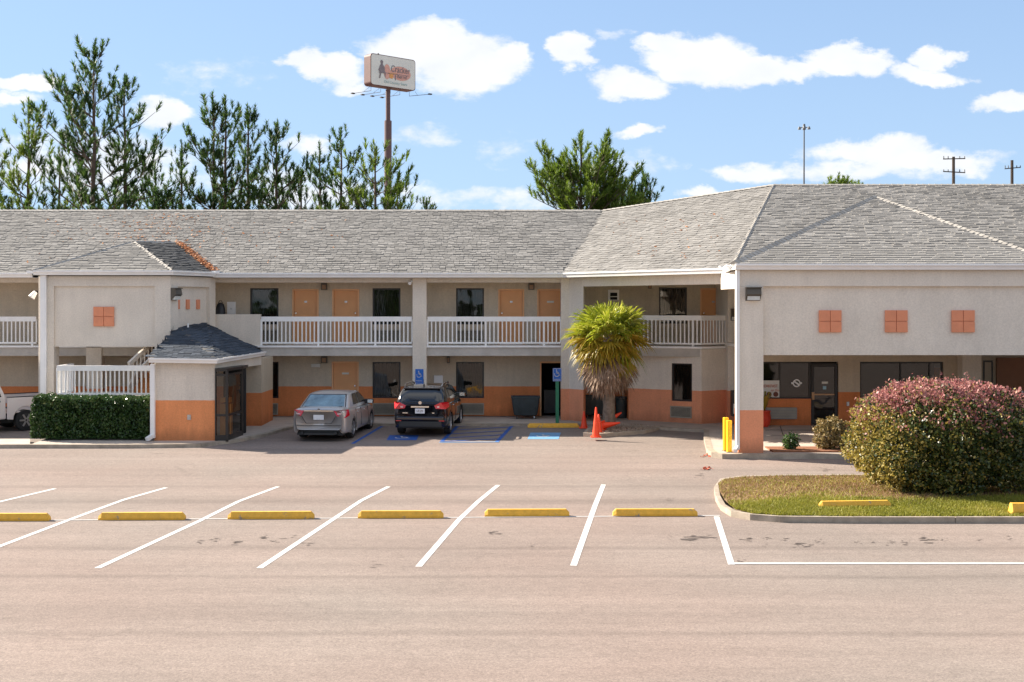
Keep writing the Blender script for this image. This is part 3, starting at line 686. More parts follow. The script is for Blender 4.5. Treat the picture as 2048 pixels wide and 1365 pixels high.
# stair tower
TF = 42.6
tx0, tx1 = X(77, TF), X(341, TF)
def ring_wall(a, c, z0, z1, th, panel, mm=M_smooth, extra=None):
    """a wall with a raised frame and a sunk panel; panel = (s0,s1,z0,z1)"""
    o, yaw, dv_ = angled_wall(a, c, z0, z1, th, [panel], mm)
    nrm = Vector((math.sin(yaw), -math.cos(yaw), 0))
    aa = Vector((*a, 0))-nrm*.14; p0 = aa+dv_*(panel[0]-.01)
    mb = MB(); wall_run(mb, 0, panel[1]-panel[0]+.02, panel[2]-.0, panel[3]+.01, 0, .06, [])
    me = mb.mesh('sunk_panel'); me.transform(Matrix.Translation(p0-Vector(motel.location)) @ Matrix.Rotation(yaw, 4, 'Z')); me.materials.append(mm); link('sunk_panel', me, motel)
    return yaw, dv_, aa
pz0, pz1 = Z(694, TF), Z(573, TF)
colw = (tx1-tx0)*.11
angled_wall((tx0, TF), (tx1, TF), pz1, 5.22, .35, [], M_smooth)
part('column', MB().box(tx0, tx0+.53, TF, TF+.5, -.05, pz1-.001), M_smooth, motel)
part('column', MB().box(tx1-.55, tx1, TF, TF+.35, -.05, pz1-.001), M_smooth, motel)
part('sunk_panel', MB().box(tx0+.531, tx1-.551, TF+.08, TF+.22, pz0, pz1-.001), M_smooth, motel)
ca, cc = (tx1+.001, TF), (X(427, DE), DE+.3)
cl = math.dist(ca, cc)
cy, cdv, caa = ring_wall(ca, cc, 2.4, 5.22, .2, (cl*.16, cl*.86, 2.4, pz1))
# parapet of the stair landing
part('wall', MB().box(X(425, DC), X(521, DC), DC, DC+.18, 2.35, Z(629, DC)), M_smooth, motel)
part('wall', MB().box(X(425, DC), X(445, DC), DC+.18, DW, 2.74, 5.1), M_smooth, motel) if False else None
def square_ornament(px0, px1, py0, py1, y, sx=2, sz=2):
    x0, x1, z0, z1 = X(px0, y), X(px1, y), Z(py1, y), Z(py0, y)
    b = part('square_ornament', MB().box(x0+.01, x1-.01, y-.03, y-.001, z0+.01, z1-.01), M_tile, motel); g = .007
    for i in range(sx):
        for k in range(sz):
            a = x0+(x1-x0)*i/sx; c = x0+(x1-x0)*(i+1)/sx; e = z0+(z1-z0)*k/sz; f_ = z0+(z1-z0)*(k+1)/sz
            part('tile', MB().box(a+(g if i else 0), c-(g if i < sx-1 else 0), y-.07, y-.031, e+(g if k else 0), f_-(g if k < sz-1 else 0)), M_tile, b, bevel=.006)
    return b
square_ornament(188, 229, 614, 653, TF+.08)
for px in (354.5, 374.5, 395):
    s = s_at(px, (caa.x, caa.y), (caa.x+cdv.x*cl, caa.y+cdv.y*cl)); q = caa+cdv*s; zc_ = Z(609, q.y)
    me = MB().box(-.09, .09, -.05, 0, -.17, .17).mesh('narrow_ornament'); me.materials.append(M_tile)
    o = link('narrow_ornament', me, motel, rel((q.x, q.y, zc_)), (0, 0, cy))
# landing, steps and handrails inside the tower
LZ = 1.15; LD = 41.1
lx0, lx1 = X(113, LD), X(300, LD)
part('stair_landing', MB().box(lx0, lx1, LD, LD+2.6, LZ-.18, LZ), M_slab, motel)
railing([(lx0, LD+.05), (lx1, LD+.05)], LZ, 1.05, posts=False)
railing([(lx0+.04, LD+.15), (lx0+.04, LD+1.4)], LZ, 1.05, posts=False)
mb_r = MB()
sx0, sx1 = X(265, LD+1.2), X(308, LD+1.2)
for i in range(9):
    part('stair_step', MB().box(sx0, sx1, LD+1.3+i*.3, LD+1.62+i*.3, LZ-.1+i*.176, LZ+(i+1)*.176), M_step, motel)
mb = MB(); mb.bar((sx0-.06, LD+1.0, LZ+.15), (sx0-.06, LD+4.0, LZ+1.75), .07, .35); part('stair_stringer', mb, M_slab, motel)
mb = MB(); mb.bar((sx0-.06, LD+1.0, LZ+1.05), (sx0+.6, LD+3.6, LZ+2.3), .09, .14); mb.bar((sx0+.28, LD+1.0, LZ+.85), (sx0+.95, LD+3.6, LZ+2.1), .08, .10); part('stair_handrail', mb, M_smooth, motel)
mb = MB()
for i in range(12):
    t = i/11; y = LD+1.05+2.6*t; x = sx0-.06+.66*t; z = LZ+1.0+1.25*t; mb.box(x-.02, x+.02, y-.02, y+.02, z-.95, z)
part('stair_balusters', mb, M_smooth, motel)
part('column', MB().box(X(172, DC-.05), X(203, DC-.05), DC-.05, DC+.35, -.05, 5.2), M_smooth, motel)
# booth with the glass vestibule
BF = 39.1
bx0, bx1 = X(309, BF), X(430, BF)
br_ = (X(482, 43.3), 43.3); brr = (X(523, 43.3), 43.3)
bz = Z(722, BF)
part('wall', MB().prism([(bx0, BF), (bx1, BF), (bx1, BF+.25), (bx0+.25, BF+.25), (bx0+.25, 43.5), (bx0, 43.5)], -.1, bz), M_booth, motel)
part('wall', MB().prism([br_, brr, (brr[0], 43.6), (br_[0], 43.6)], -.05, 2.38), M_wall, motel)
part('wall', MB().box(brr[0]-.2, brr[0], 43.601, DC-.01, -.05, 2.34), M_wall, motel)
part('booth_lintel', MB().prism([(bx1+.001, BF), (brr[0], 43.28), (brr[0]-.2, 43.28), (bx1+.001, BF+.3)], 2.12, bz-.001), M_smooth, motel)
b1 = (X(430, BF), BF-.0); 
# glass vestibule: two glazed faces in bronze frames
va, vb, vc = Vector((bx1+.01, BF-.02, 0)), Vector((X(454, 39.05), 39.05, 0)), Vector((X(482, 40.4), 40.5, 0))
vz = 2.12
vest = part('glass_vestibule', MB().prism([(va.x, va.y-.05), (vb.x, vb.y-.07), (vc.x+.06, vc.y), (vc.x, vc.y+1), (va.x, va.y+1)], vz, vz+.09), M_bronze, motel)
mb = MB()
for p in (va, vb, vc): mb.box(p.x-.04 if p is not va else p.x, p.x+.04, p.y-.04, p.y+.04, -.08, vz-.001)
for z in (.05, .72, vz-.12):
    mb.bar((va.x, va.y, z), (vb.x, vb.y, z), .05, .07); mb.bar((vb.x, vb.y, z), (vc.x, vc.y, z), .05, .07)
for t in (.5,):
    q = vb.lerp(vc, t)
mb.bar((vb.x, vb.y, -.04), (vc.x, vc.y, -.04), .06, .16); mb.bar((va.x, va.y, -.04), (vb.x, vb.y, -.04), .06, .16)
part('vestibule_frame', mb, M_bronze, vest)
for a, c in ((va, vb), (vb, vc)):
    d = (c-a).normalized()*.05; part('pane', MB().face([(a+d).to_tuple()[:2]+(.05,), (c-d).to_tuple()[:2]+(.05,), (c-d).to_tuple()[:2]+(vz-.1,), (a+d).to_tuple()[:2]+(vz-.1,)]), M_glass, vest)
part('vestibule_back', MB().prism([(va.x+.05, va.y+.9), (vc.x, vc.y+.6), (vc.x, vc.y+.7), (va.x+.05, va.y+1.0)], -.05, vz), M_dark, vest)
part('newspaper_shelf', MB().box(va.x+.08, va.x+.42, va.y+.3, va.y+.6, .05, 1.05).box(va.x+.1, va.x+.4, va.y+.28, va.y+.6, 1.1, 1.25), M_amber, vest)
part('outlet_plate', MB().box(X(375, BF), X(382, BF), BF-.03, BF-.001, Z(840, BF), Z(830, BF)), M_alu, motel)

# portico
PF = 36.0
px0 = X(1479, PF)
pcol = part('column', MB().box(px0, X(1527, PF), PF, PF+.75, -.14, Z(573, PF)-.001), M_smooth, motel, bevel=.015)
part('portico_beam', MB().box(px0, 26, PF, PF+.75, Z(573, PF), 5.25), M_smooth, motel)
part('sunk_panel', MB().box(X(1527, PF)+.001, 26, PF+.12, PF+.6, 2.75, Z(573, PF)-.001), M_smooth, motel)
part('portico_side_beam', MB().box(px0, px0+.5, PF+.751, 39.2, 4.72, 5.23), M_smooth, motel)
part('portico_ceiling', MB().box(px0+.9, 26, PF+.601, DL, 2.80, 2.9), M_smooth, motel)
for a, c in ((1637, 1682), (1769, 1814), (1902, 1948)): square_ornament(a, c, 621, 665, PF+.12)
# lobby wall
lw = lambda px: X(px, DL)
lops = [(lw(1492), lw(1622), Z(798, DL), Z(724, DL)), (lw(1622), lw(1677), -.05, Z(724, DL)), (lw(1720), lw(1887), Z(798, DL), Z(724, DL))]
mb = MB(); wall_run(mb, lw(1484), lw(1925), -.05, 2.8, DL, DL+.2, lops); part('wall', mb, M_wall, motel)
part('column', MB().box(X(1925, DL-.5), X(1963, DL-.5), DL-.5, DL+.3, -.05, 2.8), M_smooth, motel)
part('wall', MB().box(lw(1963), lw(2150), DL+1.2, DL+1.4, -.05, 2.8), M_wall, motel)
part('wall', MB().box(lw(1484)-.2, lw(1484)-.001, DL, 47, -.05, 2.8), M_wall, motel)
window(lops[0][0], lops[0][1], lops[0][2], lops[0][3], DL, mull=(lw(1560)-lw(1492),), curtain=False)
window(lops[2][0], lops[2][1], lops[2][2], lops[2][3], DL, mull=(lw(1802)-lw(1720), lw(1860)-lw(1720)), curtain=False)
dx0, dx1 = lops[1][0], lops[1][1]
gd = part('glass_door', (lambda m_: (m_.box(dx0+.02, dx0+.12, DL+.04, DL+.12, 0, 2.14), m_.box(dx1-.12, dx1-.02, DL+.04, DL+.12, 0, 2.14), m_.box(dx0+.12, dx1-.12, DL+.04, DL+.12, 2.02, 2.14), m_.box(dx0+.12, dx1-.12, DL+.04, DL+.12, 0, .16), m_.box(dx0+.12, dx1-.12, DL+.045, DL+.115, 1.02, 1.07), m_)[-1])(MB()), M_bronze, motel)
part('pane', MB().face([(dx0+.12, DL+.08, .16), (dx1-.12, DL+.08, .16), (dx1-.12, DL+.08, 2.02), (dx0+.12, DL+.08, 2.02)]), M_glass, gd)
part('push_bar', MB().box(dx0+.12, dx1-.14, DL, DL+.03, 1.02, 1.07).box(dx0+.03, dx0+.12, DL-.01, DL+.04, .86, 1.12), mat('brass', (.45, .26, .14), .4, metal=.5), gd)
part('notice', MB().box(dx0+.40, dx0+.62, DL+.066, DL+.07, 1.42, 1.50), M_paper, gd); part('notice', MB().box(dx0+.44, dx0+.56, DL+.066, DL+.07, 1.22, 1.34), mat('pale_blue_paper', (.35, .55, .65), .6), gd)
part('dark_room', MB().box(dx0-.3, dx1+.3, DL+1.4, DL+1.45, 0, 2.4), M_dark, gd)
gp = part('air_grille', MB().box(X(1531, DL), X(1592, DL), DL-.16, DL-.001, Z(838, DL), Z(815, DL)), mat('grey_ac_cover', (.26, .26, .25), .5, metal=.3), motel)
mb = MB()
for i in range(7): z = Z(838, DL)+.05+i*.055; mb.box(X(1533, DL), X(1590, DL), DL-.168, DL-.161, z, z+.02)
part('grille_slats', mb, M_grille, gp)
part('outlet_plate', MB().box(X(1693, DL), X(1698, DL), DL-.03, DL-.001, Z(812, DL), Z(804, DL)), M_alu, motel)
dr = part('door', MB().box(X(1992, DL+1.2), X(2052, DL+1.2), DL+1.12, DL+1.199, 0, 2.3), mat('brown_orange_door', (.30, .12, .05), .5), motel)
part('handle', MB().box(X(2040, DL+1.2), X(2044, DL+1.2), DL+1.07, DL+1.12, .95, 1.1), M_alu, dr)
window(X(1966, DL+1.2), X(1986, DL+1.2), .9, 2.2, DL+1.14)

# back and ends so that the building is closed
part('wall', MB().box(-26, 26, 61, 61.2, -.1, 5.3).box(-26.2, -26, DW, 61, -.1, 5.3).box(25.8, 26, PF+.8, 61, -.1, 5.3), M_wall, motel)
# upper storey behind the portico front
part('wall', MB().box(px0+.9, 25.7, PF+1.2, PF+1.35, 2.92, 5.2), M_smooth, motel)

# ---- roofs
ridgeD = 53.0; ridgeZ = Z(422, ridgeD); kL = (ridgeZ-EZ)/(ridgeD-DE)
A = Vector((X(1128, DE), DE, EZ)); B = Vector((X(1452, 39.0), 39.0, EZ)); Cc = Vector((X(1207, ridgeD), ridgeD, ridgeZ))
n2 = (B-A).cross(Cc-A).normalized()
H = ray_plane(1548, 371, A, n2)
B2 = Vector((px0-.12, PF+.22, EZ+.02))
nR = Vector((1, 0, 0)).cross(H-B2).normalized()
pkR = ray_plane(1750, 397, B2, nR)
Fc = Vector((px0-.18, PF-.12, EZ+.04)); 
nF = Vector((1, 0, 0)).cross(pkR+Vector((0, 0, .05))-Fc).normalized(); pkF = pkR+Vector((0, 0, .05))
e1 = ray_plane(2048, 502, Fc, nF); dirr = (e1-pkF); tt = (Fc.z-pkF.z)/dirr.z; Fr = pkF+dirr*tt
print('H', H, 'pkF', pkF, 'Fr', Fr)
roof = part('roof', MB().face([(-26.3, DE, EZ), A, Cc, (-26.3, ridgeD, ridgeZ)]).face([A, B, B2, H, Cc]).face([B2, (26.3, B2.y, B2.z), (26.3, H.y, H.z), H])
            .face([(-26.3, ridgeD, ridgeZ), Cc, (Cc.x+1.5, 61.3, EZ), (-26.3, 61.3, EZ)]).face([Cc, H, (H.x+2, 61.3, EZ), (Cc.x+1.5, 61.3, EZ)]).face([H, (26.3, H.y, H.z), (26.3, 61.3, EZ), (H.x+2, 61.3, EZ)]), M_shingle_base, motel)
roof_p = part('portico_roof', MB().face([Fc, Fr, pkF]).face([Fr, Fr+Vector((.4, .5, -.2)), pkR+Vector((.3, 0, -.1)), pkF]), M_shingle_base, motel)
part('portico_roof_side', MB().face([Fc, pkF, pkR-Vector((.3, 0, .1)), Fc+Vector((0, .5, -.1))]), M_ridge, roof_p)
SH_ROW, SH_W = .225, .27
def inside(p, poly):
    c = False; n = len(poly)
    for i in range(n):
        a, b_ = poly[i], poly[(i+1) % n]
        if (a[1] > p[1]) != (b_[1] > p[1]) and p[0] < (b_[0]-a[0])*(p[1]-a[1])/(b_[1]-a[1])+a[0]: c = not c
    return c
def shingles(poly3, mats_, parent, mb=None, row=SH_ROW, w=SH_W, singles=0, seed=1, th=.03, along=None, origin=None):
    """courses of shingle tabs on a roof plane; the first edge of the polygon is the eaves"""
    rr = random.Random(seed); o = Vector(poly3[0]); u = (Vector(poly3[1])-o); u.z = 0 if abs(u.z) < .05 else u.z; u.normalize()
    if along is not None: u = Vector(along)
    n = max(((Vector(a)-o).cross(Vector(b)-o) for a, b in zip(poly3[1:], poly3[2:])), key=lambda q: q.length) if along is not None else max((u.cross(Vector(q)-o) for q in poly3[2:]), key=lambda q: q.length)
    n.normalize(); 
    if n.z < 0: n = -n
    u = (u-n*u.dot(n)).normalized()
    if origin is not None: o = o+n*0
    v = n.cross(u).normalized()
    if v.z < 0: v = -v
    poly = [((Vector(p)-o).dot(u), (Vector(p)-o).dot(v)) for p in poly3]
    u0, u1 = min(p[0] for p in poly), max(p[0] for p in poly); v1 = max(p[1] for p in poly); v0 = min(p[1] for p in poly)
    mb = mb or MB(); made = 0; r = 0
    single_me = None; r = int(v0/row)-1
    while r*row < v1:
        s = u0-rr.uniform(0, w)
        while s < u1:
            ww = w*rr.choice((.6, .8, 1, 1.25)); lo = r*row-rr.choice((0, .0, .05)); hi = (r+1)*row+.02
            cx_, cy_ = s+ww/2, r*row+row*.5
            if inside((cx_, cy_), poly):
                a, c = s+.006, s+ww-.006; t = th*rr.uniform(.6, 1.3)
                if made < singles:
                    if single_me is None:
                        q = MB(); q.v = [(0, 0, .004), (1, 0, .004), (1, 0, t+.004), (0, 0, t+.004), (1, 1, .006), (0, 1, .006)]
                        q.f = [(0, 1, 2, 3), (3, 2, 4, 5), (1, 4, 2), (0, 3, 5)]; q.m = [0]*4; single_me = q.mesh('shingle'); single_me.materials.append(mats_)
                    ob = link('shingle', single_me, parent)
                    Mx = Matrix.Identity(4); Mx.col[0][:3] = u; Mx.col[1][:3] = v; Mx.col[2][:3] = n; Mx.translation = o+u*a+v*lo
                    ob.matrix_local = (world_of(parent).inverted() @ Mx) @ Matrix.Diagonal((c-a, hi-lo, 1, 1)); made += 1
                else:
                    b = len(mb.v); f0 = o+u*a+v*lo; f1 = o+u*c+v*lo; g0 = o+u*a+v*hi+n*.006; g1 = o+u*c+v*hi+n*.006
                    mb.v += [tuple(f0+n*.004), tuple(f1+n*.004), tuple(f1+n*t), tuple(f0+n*t), tuple(g1), tuple(g0)]
                    mb.f += [(b, b+1, b+2, b+3), (b+3, b+2, b+4, b+5), (b+1, b+4, b+2), (b, b+3, b+5)]; mb.m += [0]*4
            s += ww
        r += 1
    return mb
ovl = .03
mbs = MB()
shingles([(-26.3, DE, EZ), A, Cc, (-26.3, ridgeD, ridgeZ)], M_shingle, roof, mbs, seed=2)
shingles([A, B, B2, H, Cc], M_shingle, roof, mbs, seed=3)
shingles([B2, Vector((26.3, B2.y, B2.z)), Vector((26.3, H.y, H.z)), H], M_shingle, roof, mbs, seed=4)
part('shingle_courses', mbs, M_shingle, roof, kind='stuff')
mbs = MB(); shingles([Fc, Fr, pkF], M_shingle, roof_p, mbs, singles=295, seed=5)
part('shingle_courses', mbs, M_shingle, roof_p, kind='stuff')
def ridge_caps(a, c, parent, w=.32, step=.24, up=.05, name='ridge_caps'):
    a = Vector(a); c = Vector(c); d = (c-a); L_ = d.length; d.normalize(); side = d.cross(Vector((0, 0, 1))).normalized(); upv = side.cross(d).normalized(); mb = MB(); n = int(L_/step)
    for i in range(n):
        s = a+d*(i*step); e = a+d*((i+1)*step+.03); h0 = upv*(up*.85+.016); h1 = upv*up*.8
        if i % 2: s = s+side*.012; e = e+side*.012
        for sg in (-1, 1):
            b0 = s+side*sg*w/2-upv*.03+upv*.02; b1 = e+side*sg*w/2-upv*.03
            f = [s+h0, e+h1, b1, b0]; mb.face(f if sg > 0 else f[::-1])
        mb.face([s+side*w/2-upv*.02, s+h0, s-side*w/2-upv*.02])
    return part(name, mb, M_ridge, parent, kind='stuff')
ridge_caps((-26, ridgeD, ridgeZ), Cc, roof); ridge_caps(Cc, H, roof); ridge_caps(H, (26, H.y, H.z), roof); ridge_caps(B2, H, roof, .2)
ridge_caps(Fc, pkF, roof_p, .34, up=.09); ridge_caps(Fr, pkF, roof_p, .34, up=.06)
# stair tower roof
tE = P(68, 545, TF-.15); tE.z = EZ+.02; tR = Vector((X(344, TF-.15), TF-.15, EZ+.02)); tC = Vector((X(427, DE-.1), DE-.1, EZ+.02))
pl0 = Vector((0, DE, EZ)); nL = Vector((0, -kL, 1)).normalized()
tB = ray_plane(352, 488, pl0, nL)+Vector((0, 0, .03)); tA = P(268, 484, 46.5)
tB.z = max(tB.z, tB.z); tL = ray_plane(150, 484, pl0, nL)
troof = part('tower_roof', MB().face([tE, tR, tA]).face([tR, tC, tB]).face([tR, tB, tA]).face([tE, tA, tB-Vector((2, -1, .2)), Vector((tE.x, DE, EZ))]), M_shingle_base, motel)
mbs = MB(); shingles([tE, tR, tA], M_shingle, troof, mbs, seed=8, w=.34)
part('shingle_courses', mbs, M_shingle, troof, kind='stuff')
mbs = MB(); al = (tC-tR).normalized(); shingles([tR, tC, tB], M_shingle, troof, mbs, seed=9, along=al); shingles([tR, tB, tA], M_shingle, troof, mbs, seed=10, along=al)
part('shingle_courses', mbs, shingle_mat('shade_toned_shingle', (.075, .078, .082), .25), troof, kind='stuff', label='grey shingles with shade put into their colour')  # shade of the right-facing plane put into a darker shingle colour
ridge_caps(tE, tA, troof, .22, up=.05); ridge_caps(tR, tA, troof, .24, up=.05); ridge_caps(tA, tB, troof, .2, up=.04)
# booth roof: black shingles
q0, q1, q2 = P(299, 716, BF-.25), P(431, 718, BF-.25), P(526, 703, 43.2)
q3, q4, q5 = P(413, 647, 44.4), P(356, 652, 43.6), P(343, 686, 42.5)
broof = part('booth_roof', MB().face([q0, q1, q4]).face([q0, q4, q5]).face([q1, q2, q3]).face([q1, q3, q4]).face([q0, q5, q5-Vector((0, 0, .3)), q0-Vector((0, 0, .1))]), M_shingle_base, motel)
mbs = MB(); al = (q1-q0).normalized(); al2 = (q2-q1).normalized()
for k, (tri, a_l) in enumerate((([q0, q1, q4], al), ([q0, q4, q5], al), ([q1, q2, q3], al2), ([q1, q3, q4], al2))): shingles(tri, M_shingle_dark, broof, mbs, .19, .30, seed=12+k, th=.02, along=a_l)
part('shingle_courses', mbs, M_shingle_dark, broof, kind='stuff')
part('vent_pipe', MB().tube([P(376, 662, 43.4), P(376, 647, 43.4)], .035, 8), M_white, broof)
# gutters: an ogee strip
def gutter(pts, h=.17, d=.13, name='gutter'):
    mb = MB(); prof = [(0, 0), (-.0, -.0), (-d*.55, -h+.0), (-d*.75, -h*.6), (-d, -h*.25), (-d, 0), (-d+.015, 0), (-d+.015, -.03)]
    prof = [(0, 0), (0, -h), (-d*.55, -h), (-d*.7, -h*.62), (-d, -h*.30), (-d, 0), (-d+.02, 0), (-d+.02, -.04), (0, -.04)]
    vs = [Vector(p) for p in pts]; rows = []
    for i, p in enumerate(vs):
        d0 = (vs[i]-vs[i-1]).normalized() if i else (vs[1]-vs[0]).normalized(); d1 = (vs[i+1]-vs[i]).normalized() if i < len(vs)-1 else d0
        dm = (d0+d1).normalized(); r = dm.cross(Vector((0, 0, 1))).normalized(); k = 1/max(.5, r.dot(d1.cross(Vector((0, 0, 1))).normalized()))
        rows.append([p-r*a*k+Vector((0, 0, z)) for a, z in prof])
    mb.grid(rows, closed=True, flip=True); mb.face(rows[0]); mb.face(rows[-1][::-1]); return part(name, mb, M_gutter, motel)
gutter([(-26, DE, EZ+.01), (X(66, DE), DE, EZ+.01)]); gutter([(X(427, DE), DE, EZ+.01), A+Vector((0, 0, .01)), B+Vector((0, 0, .01)), B2+Vector((-.05, .2, .02))])
gutter([(px0-.15, PF-.1, EZ+.04), (26, PF-.1, EZ+.04)], .18, .16)
part('gutter', MB().box(px0-.16, px0-.02, PF-.2, PF+1.6, EZ-.12, EZ+.03), M_gutter, motel)
gutter([tE+Vector((0, 0, .01)), tR+Vector((0, 0, .01)), tC+Vector((0, 0, .01))], .16, .13)
gutter([q0, q1, q2], .15, .12)
part('eaves_soffit', MB().box(-26, X(1128, DE), DE, DC+.3, 5.215, 5.23), M_slab, motel)
part('eaves_soffit', MB().prism([(tx0, TF), (tx1, TF), cc, (cc[0], DE+.5), (tx0, DE+.5)], 5.222, 5.24), M_slab, motel)
part('eaves_soffit', MB().prism([(A.x, A.y+.02), (B.x, B.y+.02), (px0, PF+.7), (px0+3, PF+3), (px0+1, 47), (A.x, 47)], 5.225, 5.245), M_slab, motel)
d2 = (B-A).normalized(); n2h = Vector((-d2.y, d2.x, 0))
a_, b_ = A+d2*.5+n2h*.42, B+n2h*.3+d2*.1
part('angled_beam', MB().prism([(a_.x, a_.y), (b_.x, b_.y), (b_.x+n2h.x*.3, b_.y+n2h.y*.3), (a_.x+n2h.x*.3, a_.y+n2h.y*.3)], 4.90, 5.222), M_smooth, motel)
# gutter end boxes
for (px, D) in ((432, DE), (1447, 39.3), (64, DE)): part('gutter_box', MB().box(X(px, D)-.14, X(px, D)+.14, D-.16, D+.1, EZ-.02, EZ+.08), M_gutter, motel)
# downspouts
def downspout(px, D, z0, z1, w=.16, foot=True):
    x = X(px, D); mb = MB().box(x-w/2, x+w/2, D-.13, D-.01, z0, z1)
    if foot: mb.bar((x, D-.07, z0+.08), (x-.12, D-.3, z0-.02), w*.9, .11)
    return part('downspout', mb, M_gutter, motel)
downspout(89, TF, -.05, 5.25, .2); downspout(307, BF, 0, 2.35, .14); downspout(1474.5, PF+.05, 0, 5.25, .10)

# roof debris: pine needles gathered in the valley and scattered
def leaves(pts, size, seed=0, aspect=.6, flat=False, jit=.4):
    """one leaf (bent quad of two triangles) at each point"""
    g = np.random.default_rng(seed); n = len(pts); pts = np.asarray(pts, float)
    a = g.normal(size=(n, 3)); 
    if flat: a[:, 2] *= .25
    a /= np.linalg.norm(a, axis=1)[:, None]; b = g.normal(size=(n, 3)); 
    if flat: b[:, 2] *= .25
    b -= a*np.sum(a*b, 1)[:, None]; b /= np.linalg.norm(b, axis=1)[:, None]
    s = (size*(1+g.uniform(-jit, jit, n)))[:, None]
    v = np.stack([pts-a*s*.5, pts+b*s*aspect*.5, pts+a*s*.5, pts-b*s*aspect*.5], 1).reshape(-1, 3)
    return v, n
def quad_mesh(name, v, n):
    me = bpy.data.meshes.new(name); me.vertices.add(n*4); me.vertices.foreach_set('co', v.astype(np.float32).ravel())
    me.loops.add(n*4); me.loops.foreach_set('vertex_index', np.arange(n*4, dtype=np.int32)); me.polygons.add(n)
    me.polygons.foreach_set('loop_start', np.arange(0, n*4, 4, dtype=np.int32)); me.polygons.foreach_set('loop_total', np.full(n, 4, np.int32)); me.update(calc_edges=True); return me
def tri_mesh(name, v, n):
    me = bpy.data.meshes.new(name); me.vertices.add(n*3); me.vertices.foreach_set('co', v.astype(np.float32).ravel())
    me.loops.add(n*3); me.loops.foreach_set('vertex_index', np.arange(n*3, dtype=np.int32)); me.polygons.add(n)
    me.polygons.foreach_set('loop_start', np.arange(0, n*3, 3, dtype=np.int32)); me.polygons.foreach_set('loop_total', np.full(n, 3, np.int32)); me.update(calc_edges=True); return me
pts = []
for k in range(620):
    t = RNG.random()**.9; p = tB.lerp(tC, t); pts.append((p.x+RNG.normal()*.09+.05, p.y+RNG.normal()*.08, p.z+.06+RNG.random()*.04))
for k in range(420):
    px = RNG.normal(330, 70) if k < 320 else RNG.uniform(20, 700); py = RNG.uniform(430, 500) if k < 320 else RNG.uniform(440, 530)
    p = ray_plane(px, py, pl0, nL); pts.append((p.x, p.y, p.z+.05))
for k in range(90):
    p = ray_plane(RNG.uniform(1210, 1450), RNG.uniform(430, 520), A, n2); pts.append((p.x, p.y, p.z+.05))
v, n = leaves(pts, .11, 5, .5, True); me = quad_mesh('fallen_needles', v, n); me.materials.append(M_litter)
tag(link('fallen_needles', me), 'rust coloured fallen pine needles caught on the grey roof beside the stair tower', 'leaf litter', kind='stuff')

# ------------------------------------------------------------------ text
def text_mesh(s, size, name='lettering', ext=.004, align='CENTER', shear=0):
    cu = bpy.data.curves.new('t', 'FONT'); cu.body = s; cu.size = size; cu.extrude = ext; cu.align_x = align; cu.align_y = 'CENTER'; cu.shear = shear; cu.resolution_u = 3
    o = bpy.data.objects.new('t', cu); C.objects.link(o); dg = bpy.context.evaluated_depsgraph_get(); me = bpy.data.meshes.new_from_object(o.evaluated_get(dg)); me.name = name
    C.objects.unlink(o); bpy.data.objects.remove(o); me.materials.clear(); return me
def text_on(s, size, m, parent, loc, rot=(rad(90), 0, 0), shear=0, name='lettering', sx=1):
    me = text_mesh(s, size, name, shear=shear)
    if sx != 1: me.transform(Matrix.Diagonal((sx, 1, 1, 1)))
    me.materials.append(m); return link(name, me, parent, loc, rot)

# window writing on the lobby glass
gx = (lops[0][0], DL)
pst = empty('breakfast_poster', (X(1545, DL), DL+.03, .92), 0, 'cream poster reading breakfast in the lobby window left of the glass door', 'poster')
part('poster_sheet', MB().box(-.52, .25, .0, .01, .02, .62), M_paper, pst, local=True)
text_on('BREAKFAST', .15, M_redink, pst, (-.12, -.012, .42), sx=.8)
text_on('to Go', .12, M_redink, pst, (.08, -.012, .27), shear=.4)
mb = MB()
for cx_ in (-.12, .12): mb.tube([(cx_, -.004, .13), (cx_, -.015, .13)], .09, 16)
part('food_roundel', mb, M_brown, pst, local=True)
lg = empty('window_logo', (X(1594, DL), DL+.06, Z(767, DL)), 0, 'round white logo decal on the lobby window beside the door', 'decal')
mb = MB()
for i in range(24):
    t0, t1 = 2*math.pi*i/24, 2*math.pi*(i+1)/24; mb.face([(.10*math.cos(t0), 0, .10*math.sin(t0)), (.10*math.cos(t1), 0, .10*math.sin(t1)), (.14*math.cos(t1), 0, .14*math.sin(t1)), (.14*math.cos(t0), 0, .14*math.sin(t0))])
part('ring', mb, M_white, lg, local=True)
part('band', MB().bar((-.10, -.002, .07), (.10, -.002, -.07), .05, .06, up=(0, 1, 0)).box(-.19, -.13, -.004, -.001, -.03, .03).box(.13, .19, -.004, -.001, -.03, .03), M_white, lg, local=True)

# ------------------------------------------------------------------ wall lights and boxes
def wall_pack(name, x, y, z, w, h, label, yaw=0, cat='light'):
    e = empty(name, (x, y, z), yaw, label, cat); d = .22
    mb = MB(); mb.v = [(-w/2, 0, 0), (w/2, 0, 0), (w/2, 0, h), (-w/2, 0, h), (-w/2, -d, h*.5), (w/2, -d, h*.5), (w/2, -d*.8, h), (-w/2, -d*.8, h)]
    mb.f = [(3, 2, 1, 0), (4, 5, 6, 7), (7, 6, 2, 3), (0, 3, 7, 4)[::1], (1, 5, 6, 2), (4, 0, 1, 5)]; mb.m = [0]*6
    part('housing', mb, M_lamp, e, local=True)
    mb = MB(); mb.face([(-w*.42, -d*.97, h*.46), (w*.42, -d*.97, h*.46), (w*.42, -.03, h*.03), (-w*.42, -.03, h*.03)]); 
    mb = MB().box(-w*.42, w*.42, -d*.72, -.01, h*.05, h*.42); part('lens', mb, M_lens, e, local=True)
    part('visor', MB().box(-w/2-.01, w/2+.01, -d-.01, 0, h, h+.03), M_lamp, e, local=True); return e
